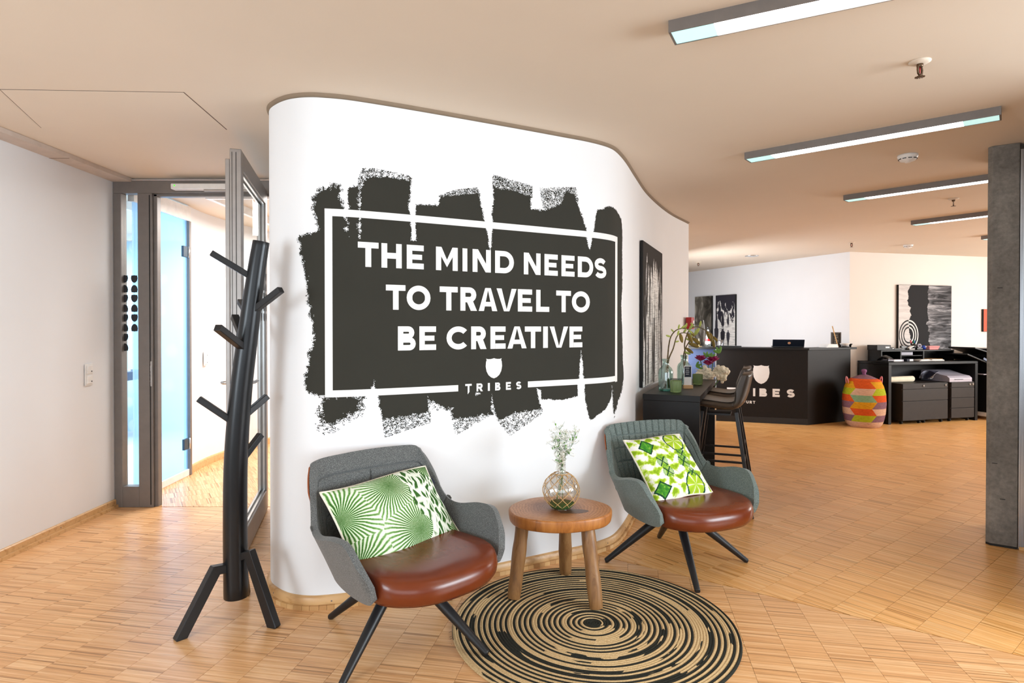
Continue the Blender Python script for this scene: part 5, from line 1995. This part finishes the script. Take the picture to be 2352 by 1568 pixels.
t = thing('white_bowl', 'small white bowl on a dark dish, at the right corner of the reception desk', 'bowl', (p[0], p[1], 1.0862))
MB().lathe([(0, .0), (.05, .0), (.06, .006), (.06, .010), (0, .010)], n=20).build('dish', M['black_plastic'], t)
MB().lathe([(0, .010), (.03, .010), (.066, .045), (.070, .058), (.066, .058), (.03, .018), (0, .016)], n=24).build('bowl', M['white_plastic'], t)
p = DE + us * .035 - ns * .03
t = thing('dark_cup', 'tiny dark cup at the very end of the reception desk', 'cup', (p[0], p[1], 1.0862))
MB().lathe([(0, 0), (.012, 0), (.016, .03), (.028, .04), (.028, .05), (.022, .05), (.012, .03), (0, .02)], n=16).build('cup', M['black_laminate'], t)
p = DE - us * .38 - ns * .08
t = thing('paper_stack', 'low pile of white papers on the reception desk, left of the framed notice', 'paper', (p[0], p[1], 1.0862), .3)
for i in range(4):
    MB().box((.004 * (i % 2), 0, .006 + .012 * i), (.21 - .006 * i, .15, .011), rz=.05 * i).build('sheaf', M['white_plastic'], t)
a = on_top(-.12, .16)
t = thing('water_bottle', 'clear glass water bottle with a red label on the left end of the reception desk', 'bottle', a)
MB().lathe([(0, 0), (.038, 0), (.040, .01), (.040, .15), (.034, .18), (.017, .235), (.015, .28), (.013, .28), (.014, .235), (.031, .18), (.037, .15), (.037, .012), (0, .008)], n=22).build('body', pane_glass('bottle_glass', (.90, .93, .93, 1), .14), t)
MB().lathe([(.0406, .085), (.0412, .086), (.0412, .12), (.0406, .121)], n=22).build('red_label', M['red'], t)
MB().lathe([(.0406, .04), (.0412, .041), (.0412, .084), (.0406, .085)], n=22).build('white_label', M['white_plastic'], t)
MB().lathe([(0, .276), (.016, .276), (.016, .297), (0, .298)], n=14).build('cap', M['black_plastic'], t)
a = on_top(.06, .13)
t = thing('drinking_glass', 'clear tumbler beside the water bottle on the reception desk', 'glass', a)
MB().lathe([(0, 0), (.030, 0), (.034, .006), (.042, .105), (.039, .105), (.032, .012), (0, .010)], n=22).build('body', pane_glass('tumbler_glass', (.92, .93, .95, 1), .18), t)
a = on_top(-.25, .10)
t = thing('gold_stand', 'slim brass stand at the left end of the reception desk, under the branches', 'stand', a)
MB().lathe([(0, 0), (.045, 0), (.045, .008), (.006, .012), (.005, .12), (.0, .125)], n=18).build('stand', plain('pale_brass', '#C8AE78', .35, .7), t)
a = on_top(.17, .24)
t = thing('black_tray', 'flat black tray lying under the left narrow canvas on the reception desk', 'tray', a, math.atan2(*uf[::-1]))
MB().box((0, 0, .008), (.36, .2, .016)).build('tray', M['black_plastic'], t, bevel=.003)

# ------------------------------------------------------------------ lidded basket
cols = {'orange': '#DB5A20', 'yellow': '#E0A01C', 'lime': '#B3BC22', 'pink': '#DDB296', 'teal': '#88AE86', 'mauve': '#8A6472'}
bk = thing('lidded_basket', 'tall woven lidded basket with multicoloured blocks beside the reception desk', 'basket', (4.915, 8.505, 0), -.55)
bz = [(0, .195), (.04, .225), (.10, .245), (.19, .262), (.33, .272), (.46, .265), (.56, .240), (.625, .212), (.645, .200)]
brad = lambda z: float(np.interp(z, [b[0] for b in bz], [b[1] for b in bz]))
k = NT('woven_grass', '#C0A070', .85, spec=.2)
wz = k.sep(k.coord())
for cn_, cv_ in cols.items():
    k = NT('woven_%s_grass' % cn_, cv_, .85, spec=.2)
    f = k.noise(k.map(k.coord(), scale=(30, 30, 160)), 1., 3., .6)
    cl_ = lin(cv_)
    k.base(k.ramp(f, [(.3, tuple(x * .72 for x in cl_[:3]) + (1,)), (.6, cl_)]))
    k.bump(k.math('SINE', k.math('MULTIPLY', k.sep(k.coord())[2], 2 * PI / .011)), .6, .003)
    M['woven_' + cn_] = k.m
rows_ = ['mauve', 'lime_mauve', 'orange_pink', 'yellow_mauve', 'teal_orange', 'pink_lime', 'orange_yellow']
z0 = .085
hh = (.632 - z0) / 6
MB().lathe([(0, 0)] + [(brad(z), z) for z in np.linspace(0, z0, 8)], n=48).build('base_band', M['woven_pink'], bk)
for r in range(6):
    pair = rows_[r + 1].split('_')
    for c_ in range(6):
        a0 = 2 * PI * c_ / 6
        G = []
        for i in range(7):
            v = i / 6
            z = z0 + hh * (r + v)
            sh_ = (.26 if r % 2 == 0 else -.26) * (v - .5) + (.0)
            G.append([(brad(z) * math.cos(a0 + sh_ + w * 2 * PI / 6), brad(z) * math.sin(a0 + sh_ + w * 2 * PI / 6), z) for w in np.linspace(0, 1, 9)])
        MB().grid(G, True).build('woven_patch', M['woven_' + pair[c_ % 2]], bk)
lid = MB().lathe([(.205, .630), (.204, .640), (.150, .672), (.09, .700), (.05, .715), (0, .72)], n=40).build('lid', M['woven_mauve'], bk)
MB().lathe([(.207, .632), (.209, .640), (.160, .669), (.158, .668)], n=40).build('lid_rim', M['woven_orange'], lid)
MB().lathe([(0, .712), (.03, .714), (.022, .735), (.028, .750), (.036, .768), (.030, .79), (0, .797)], n=20).build('knob', plain('violet_knob', '#85507A', .8), lid)
for s in (0, PI):
    c0 = np.array([math.cos(s + .55 - .0), math.sin(s + .55), 0])
    tz = np.array([-c0[1], c0[0], 0])
    pts = [tuple(c0 * (brad(.6) + .008 + .015 * math.sin(PI * u)) + tz * .03 * math.cos(PI * u) + np.array([0, 0, .60 + .09 * math.sin(PI * u)])) for u in np.linspace(0, 1, 11)]
    MB().tube(pts, .008, 8).build('handle', plain('pink_cord', '#D98A92', .8), bk)

# ------------------------------------------------------------------ office corner by the right-hand wall
RA = math.atan2(.252, .968)
t = thing('office_table', 'black office table with panel sides in front of the large canvas', 'table', rw(0, 0), RA)
# local: x along the wall, y away from it is negative
MB().box((.945, -.295, .862), (1.63, .55, .036)).build('tabletop', M['black_laminate'], t, bevel=.002)
for x in (.155, 1.735):
    MB().box((x, -.295, .421), (.05, .55, .842)).build('side_panel', M['black_laminate'], t, bevel=.002)
MB().box((.945, -.045, .66), (1.528, .02, .36)).build('modesty_panel', M['black_laminate'], t)


M['pedestal_black'] = plain('brown_black_laminate', '#2B2623', .5, 0, .3, .12)


def pedestal(label, a0, a1, b, rowsz, locks):
    w = a1 - a0
    t = thing('drawer_pedestal', label, 'cabinet', rw((a0 + a1) / 2, b - .26), RA, 'black drawer pedestals')
    MB().box((0, .006, .315), (w, .50, .53)).build('carcass', M['pedestal_black'], t, bevel=.002)
    z = .055
    for h in rowsz:
        MB().box((0, -.254, z + h / 2), (w - .008, .018, h - .007)).build('drawer', M['pedestal_black'], t, bevel=.0015)
        z += h
    for x in locks:
        MB().tube([(x, -.262, .545), (x, -.272, .545)], .014, 12).build('lock', M['chrome'], t)
    for x in (-w / 2 + .05, w / 2 - .05):
        for y in (-.19, .19):
            cst = MB().tube([(x - .012, y, .022), (x + .012, y, .022)], .022, 12)
            cst.box((x, y, .043), (.03, .02, .012))
            cst.build('castor', M['rubber'], t)


pedestal('left black drawer pedestal with two drawers under the office table, paper roll on it', .30, .715, .64, (.275, .170, .08), (.16,))
pedestal('middle black drawer pedestal with two drawers under the office table', .722, 1.137, .62, (.275, .170, .08), (.16,))
pedestal('right black drawer pedestal with four drawers, grey device standing on it', 1.22, 1.655, .60, (.145, .15, .15, .08), (.13, .185))
t = thing('paper_roll', 'cream paper roll lying on the left drawer pedestal', 'paper roll', rw(.50, .42, .582), RA + .10)
MB().lathe([(.042, -.24), (.042, .24), (.036, .24), (.012, .238), (.010, .2), (.0, .2)], n=24).build('roll', plain('cream_paper', '#E6DCC4', .8), t)
t.children[0].rotation_euler = (0, PI / 2, 0)
t.children[0].location = (0, 0, .042)
t = thing('grey_device', 'lavender grey desktop printing device with a curved lid on the right pedestal', 'printer', rw(1.40, .36, .582), RA)
pr = [(-.24, .0), (-.24, .055), (-.20, .085), (-.10, .10), (.10, .15), (.20, .155), (.22, .14), (.22, 0)]
# side profile swept across (x); y from -.24 front to .22 back
G = [[(x, y, z) for y, z in pr] for x in (-.21, .21)]
mb = MB().grid(G, False)
mb.add([(-.21, y, z) for y, z in pr], [tuple(range(len(pr)))])
mb.add([(.21, y, z) for y, z in pr], [tuple(range(len(pr) - 1, -1, -1))])
mb.add([(x, y, 0) for x in (-.21, .21) for y in (-.24, .22)], [(0, 1, 3, 2)])
mb.build('body', M['grey_plastic'], t, bevel=.008, seg=3)
MB().box((-.04, -.243, .036), (.16, .004, .006)).build('paper_slot', M['rubber'], t)
mb = MB()
arcp = [(-.20 - .16 * math.sin(PI / 2 * u), .0, .02 + .13 * math.cos(PI / 2 * u)) for u in np.linspace(0, 1, 10)]
mb.grid([[(x, y, z) for y in (-.10, .12)] for x, _, z in arcp], True)
mb.build('curved_tray', pane_glass('clear_plastic_tray', (.75, .76, .84, 1), .25), t, solid=.004)

t = thing('desk_organizer', 'black open shelf unit standing on the office table', 'shelf', rw(.945, .19, .8805), RA)
MB().box((0, 0, .151), (1.36, .24, .018)).build('top_board', M['black_laminate'], t, bevel=.001)
for x in (-.67, -.32, .10, .67):
    MB().box((x, 0, .071), (.018, .24, .142)).build('upright', M['black_laminate'], t)
MB().box((.0, .115, .071), (1.32, .010, .142)).build('back_board', M['black_laminate'], t)
MB().box((-.11, 0, .078), (.40, .22, .010)).build('mid_shelf', M['black_laminate'], t)
for q, (x, w, d, h, z, nm, lab) in enumerate(((-.565, .25, .18, .075, .161, 'storage_box', 'upper black storage box with white label on the shelf unit'), (-.39, .085, .12, .04, .161, 'storage_box', 'small flat black box beside the labelled storage box'))):
    c0 = rw(.945 + x, .16, .8805 + z)
    b = thing(nm, lab, 'box', c0, RA)
    MB().box((0, 0, h / 2), (w, d, h)).build('box_body', M['black_laminate'], b, bevel=.002)
    MB().box((w * .25, -d / 2 - .001, h * .55), (w * .28, .002, h * .28)).build('label', M['white_plastic'], b)
for q, (x, y, w, h, z, m_, lab) in enumerate(((-.50, -.185, .28, .028, 0, 'grey_plastic', 'grey folder with white spine label at the left of the office table'), (-.21, -.16, .13, .032, 0, 'navy', 'navy folder with white label at the middle of the office table'))):
    c0 = rw(.945 + x, .16 - y, .8805 + z)
    b = thing('folder', lab, 'folder', c0, RA)
    MB().box((0, 0, h / 2), (w, .10, h)).build('cover', M[m_], b, bevel=.002)
    MB().box((w * .12, -.051, h / 2), (w * .5, .002, h * .8)).build('label', M['white_plastic'], b)
for q, (x, y, lab) in enumerate(((.03, -.18, 'loose white papers on the office table, left pile'), (.26, -.185, 'loose white papers on the office table, right pile'))):
    c0 = rw(.945 + x, .16 - y, .8805)
    b = thing('paper_pile', lab, 'paper', c0, RA + .1 * (1 - 2 * q))
    for i in range(4):
        MB().box((.006 * (i % 3), .004 * i, .003 + .006 * i), (.23 - .01 * i, .12, .0045), rz=.06 * (i - 1)).build('sheet', M['white_plastic'], b)
b = thing('envelope', 'tan envelope lying inside the right bay of the shelf unit', 'envelope', rw(1.33, .15, .8805), RA)
MB().box((0, 0, .012), (.30, .20, .022)).build('flap_body', plain('tan_envelope', '#CE9A4C', .75), b, bevel=.004)
b = thing('grey_book', 'grey ring binder lying on the middle shelf of the shelf unit', 'binder', rw(.80, .16, .8805 + .0835), RA)
MB().box((0, 0, .024), (.22, .18, .046)).build('cover', M['grey_plastic'], b, bevel=.003)
b = thing('telephone', 'glossy black telephone at the left end of the office table', 'telephone', rw(.235, .40, .8805), RA + .3)
mb = MB()
mb.grid([[(x * (1 - .25 * i / 8), -.09 + .18 * i / 8, .012 + .085 * math.sin(PI * (.15 + .8 * i / 8)) * (1 - (x / .09) ** 2 * .35)) for x in (-.075, -.05, 0, .05, .075)] for i in range(9)], True)
mb.build('handset_cradle', M['black_plastic'], b, solid=.012)
MB().box((0, 0, .008), (.15, .18, .016)).build('foot', M['black_plastic'], b, bevel=.004)
b = thing('stapler', 'dark stapler standing on top of the shelf unit', 'stapler', rw(.83, .17, .8805 + .1605), RA)
MB().bar((-.06, 0, .045), (.06, 0, .03), .035, .03).bar((-.06, 0, .008), (.07, 0, .008), .035, .016).build('arms', M['black_plastic'], b)
MB().box((-.01, 0, .026), (.05, .02, .016)).build('spring_block', M['grey_metal'], b)
b = thing('hole_punch', 'grey hole punch with a pale lever on top of the shelf unit', 'punch', rw(.92, .2, .8805 + .1605), RA)
MB().box((0, 0, .012), (.10, .06, .022)).build('foot', M['grey_metal'], b)
MB().bar((-.05, 0, .02), (.04, 0, .055), .05, .012).build('lever', M['white_plastic'], b)
b = thing('pen_cup', 'dark pen cup with coloured markers on top of the shelf unit', 'pen holder', rw(1.015, .16, .8805 + .1605), RA)
MB().lathe([(0, 0), (.035, 0), (.035, .085), (.031, .085), (.031, .006), (0, .006)], n=20).build('cup', M['black_plastic'], b)
for (x, y, lx, cc_, lab) in ((-.018, 0, -.03, '#D43A48', 'red marker in the pen cup'), (0, .010, .0, '#0F8A5A', 'green marker in the pen cup'), (.014, -.006, .02, '#1E64C8', 'blue marker in the pen cup')):
    q = rw(1.015 + x, .16 + y, .8805 + .1605 + .008)
    mk_ = thing('marker_pen', lab, 'pen', q, RA)
    MB().tube([(0, 0, 0), (lx * .7, 0, .09)], .0065, 8).build('barrel', M['black_plastic'], mk_)
    MB().tube([(lx * .7, 0, .09), (lx, 0, .13)], .0085, 8).build('cap', plain('cap_' + cc_[1:], cc_, .4), mk_)
b = thing('tape_dispenser', 'grey tape dispenser to the right of the pen cup', 'dispenser', rw(1.10, .18, .8805 + .1605), RA)
MB().prism([(-.055, -.02), (.06, -.02), (.06, .02), (-.055, .02)], 0, .03).build('foot', M['black_plastic'], b, bevel=.006)
MB().lathe([(.018, -.012), (.034, -.012), (.034, .012), (.018, .012), (.018, -.012)], n=24).build('tape_roll', M['grey_plastic'], b)
b.children[1].rotation_euler = (PI / 2, 0, 0)
b.children[1].location = (.005, 0, .055)
b = thing('blue_ball', 'small blue globe-like ball on top of the shelf unit', 'ball', rw(1.215, .16, .8805 + .1605))
MB().ball((0, 0, .032), .032, 16, 12).build('ball', plain('cobalt_blue', '#1E46B4', .35), b)
MB().ball((.012, -.026, .044), .012, 8, 6).build('pale_cap', M['white_plastic'], b)
b = thing('pink_notepads', 'stack of pink note pads on the right end of the shelf unit top', 'notepad', rw(1.35, .16, .8805 + .1605), RA)
for i in range(4):
    MB().box((.004 * i, 0, .007 + .0135 * i), (.17 + .01 * i, .11, .013)).build('pad', plain('pink_paper_%d' % i, ('#D98C8C', '#E6A8A4', '#CF7C80', '#E09A98')[i], .8), b)
b = thing('flat_phone', 'flat black device lying left of the hole punch on the shelf unit', 'device', rw(.70, .15, .8805 + .1605), RA)
MB().box((0, 0, .012), (.14, .08, .02)).build('device_body', M['black_plastic'], b, bevel=.004)

# large canvas and orange canvas on the right-hand wall
k = NT('water_canvas_print', '#888888', .75, spec=.2)
c = k.sep(k.coord())
warp = k.noise(k.map(k.coord(), scale=(2.6, 1, 5.)), 1., 4., .6, .6)
xs_ = k.math('ADD', c[0], k.math('MULTIPLY_ADD', warp, .30, -.15))
band = k.math('MULTIPLY', k.math('GREATER_THAN', xs_, -.30), k.math('LESS_THAN', xs_, .055))
wave = k.noise(k.map(k.coord(), scale=(2.2, 1, 17.)), 1., 5., .62, 1.0)
right = k.ramp(k.math('SUBTRACT', wave, k.math('MULTIPLY', c[0], .25)), [(.30, '#2B2B2D'), (.45, '#66666A'), (.58, '#A8A8AC'), (.7, '#DADADC')])
left = k.ramp(wave, [(.3, '#BDB9B8'), (.6, '#DCD8D6')])
base_ = k.mix(k.math('LESS_THAN', c[0], -.12), right, left)
d_ = k.math('SQRT', k.math('ADD', k.math('POWER', k.math('ADD', c[0], .32), 2), k.math('POWER', k.math('MULTIPLY', k.math('ADD', c[2], .22), .8), 2)))
rg = k.math('GREATER_THAN', k.math('SINE', k.math('MULTIPLY', d_, 150.)), .25)
rmask = k.math('MULTIPLY', k.math('MULTIPLY', k.math('LESS_THAN', d_, .19), k.math('GREATER_THAN', d_, .08)), rg)
cc = k.mix(band, base_, '#232325')
cc = k.mix(rmask, cc, k.mix(band, '#2A2A2C', '#E4E2E0'))
k.base(cc)
q1, q2 = rw(.865, .004), rw(1.895, .004)
canvas('large_canvas', 'large black and white canvas of rippling water on the right-hand reception wall', q1[:2], q2[:2], .93, 2.03, .035, k.m, -1)
q1, q2 = rw(2.555, .004), rw(3.10, .004)
canvas('orange_canvas', 'plain orange canvas on the wall, a narrow strip showing beside the pillar', q1[:2], q2[:2], 1.31, 1.67, .03, M['orange_panel'], -1)

# photocopier
t = thing('photocopier', 'big black photocopier with slanted paper trays, partly hidden by the pillar', 'copier', rw(2.25, .40), RA)
MB().box((0.05, 0, .50), (.72, .60, .78)).build('body', M['black_laminate'], t, bevel=.01)
MB().box((0.05, 0, .075), (.70, .58, .065)).build('white_foot', M['white_plastic'], t, bevel=.006)
for x in (-.25, .33):
    for y in (-.22, .22):
        MB().tube([(x - .015, y, .021), (x + .015, y, .021)], .021, 12).build('castor', M['rubber'], t)
MB().box((0.09, .05, .98), (.62, .48, .16)).build('scanner', M['black_plastic'], t, bevel=.012)
for z0_, z1_, x0_, x1_ in ((1.075, .93, -.60, -.02), (.985, .80, -.74, -.20)):
    tr_ = MB().bar((x0_, .0, z0_), (x1_, .0, z1_), .42, .022, (0, 0, 1)).build('paper_tray', M['black_plastic'], t, bevel=.006)
    MB().bar((x0_ + .30, -.214, z0_ - .065), (x1_, -.214, z1_ + .012), .004, .03, (0, 0, 1)).build('tray_edge', plain('blue_grey_trim', '#56627E', .4), tr_)
for z in (.62, .45, .28):
    MB().box((.05, -.304, z), (.70, .010, .155)).build('drawer', M['black_plastic'], t, bevel=.004)
MB().box((-.36, -.1, .68), (.12, .2, .012)).build('side_shelf', M['grey_plastic'], t)
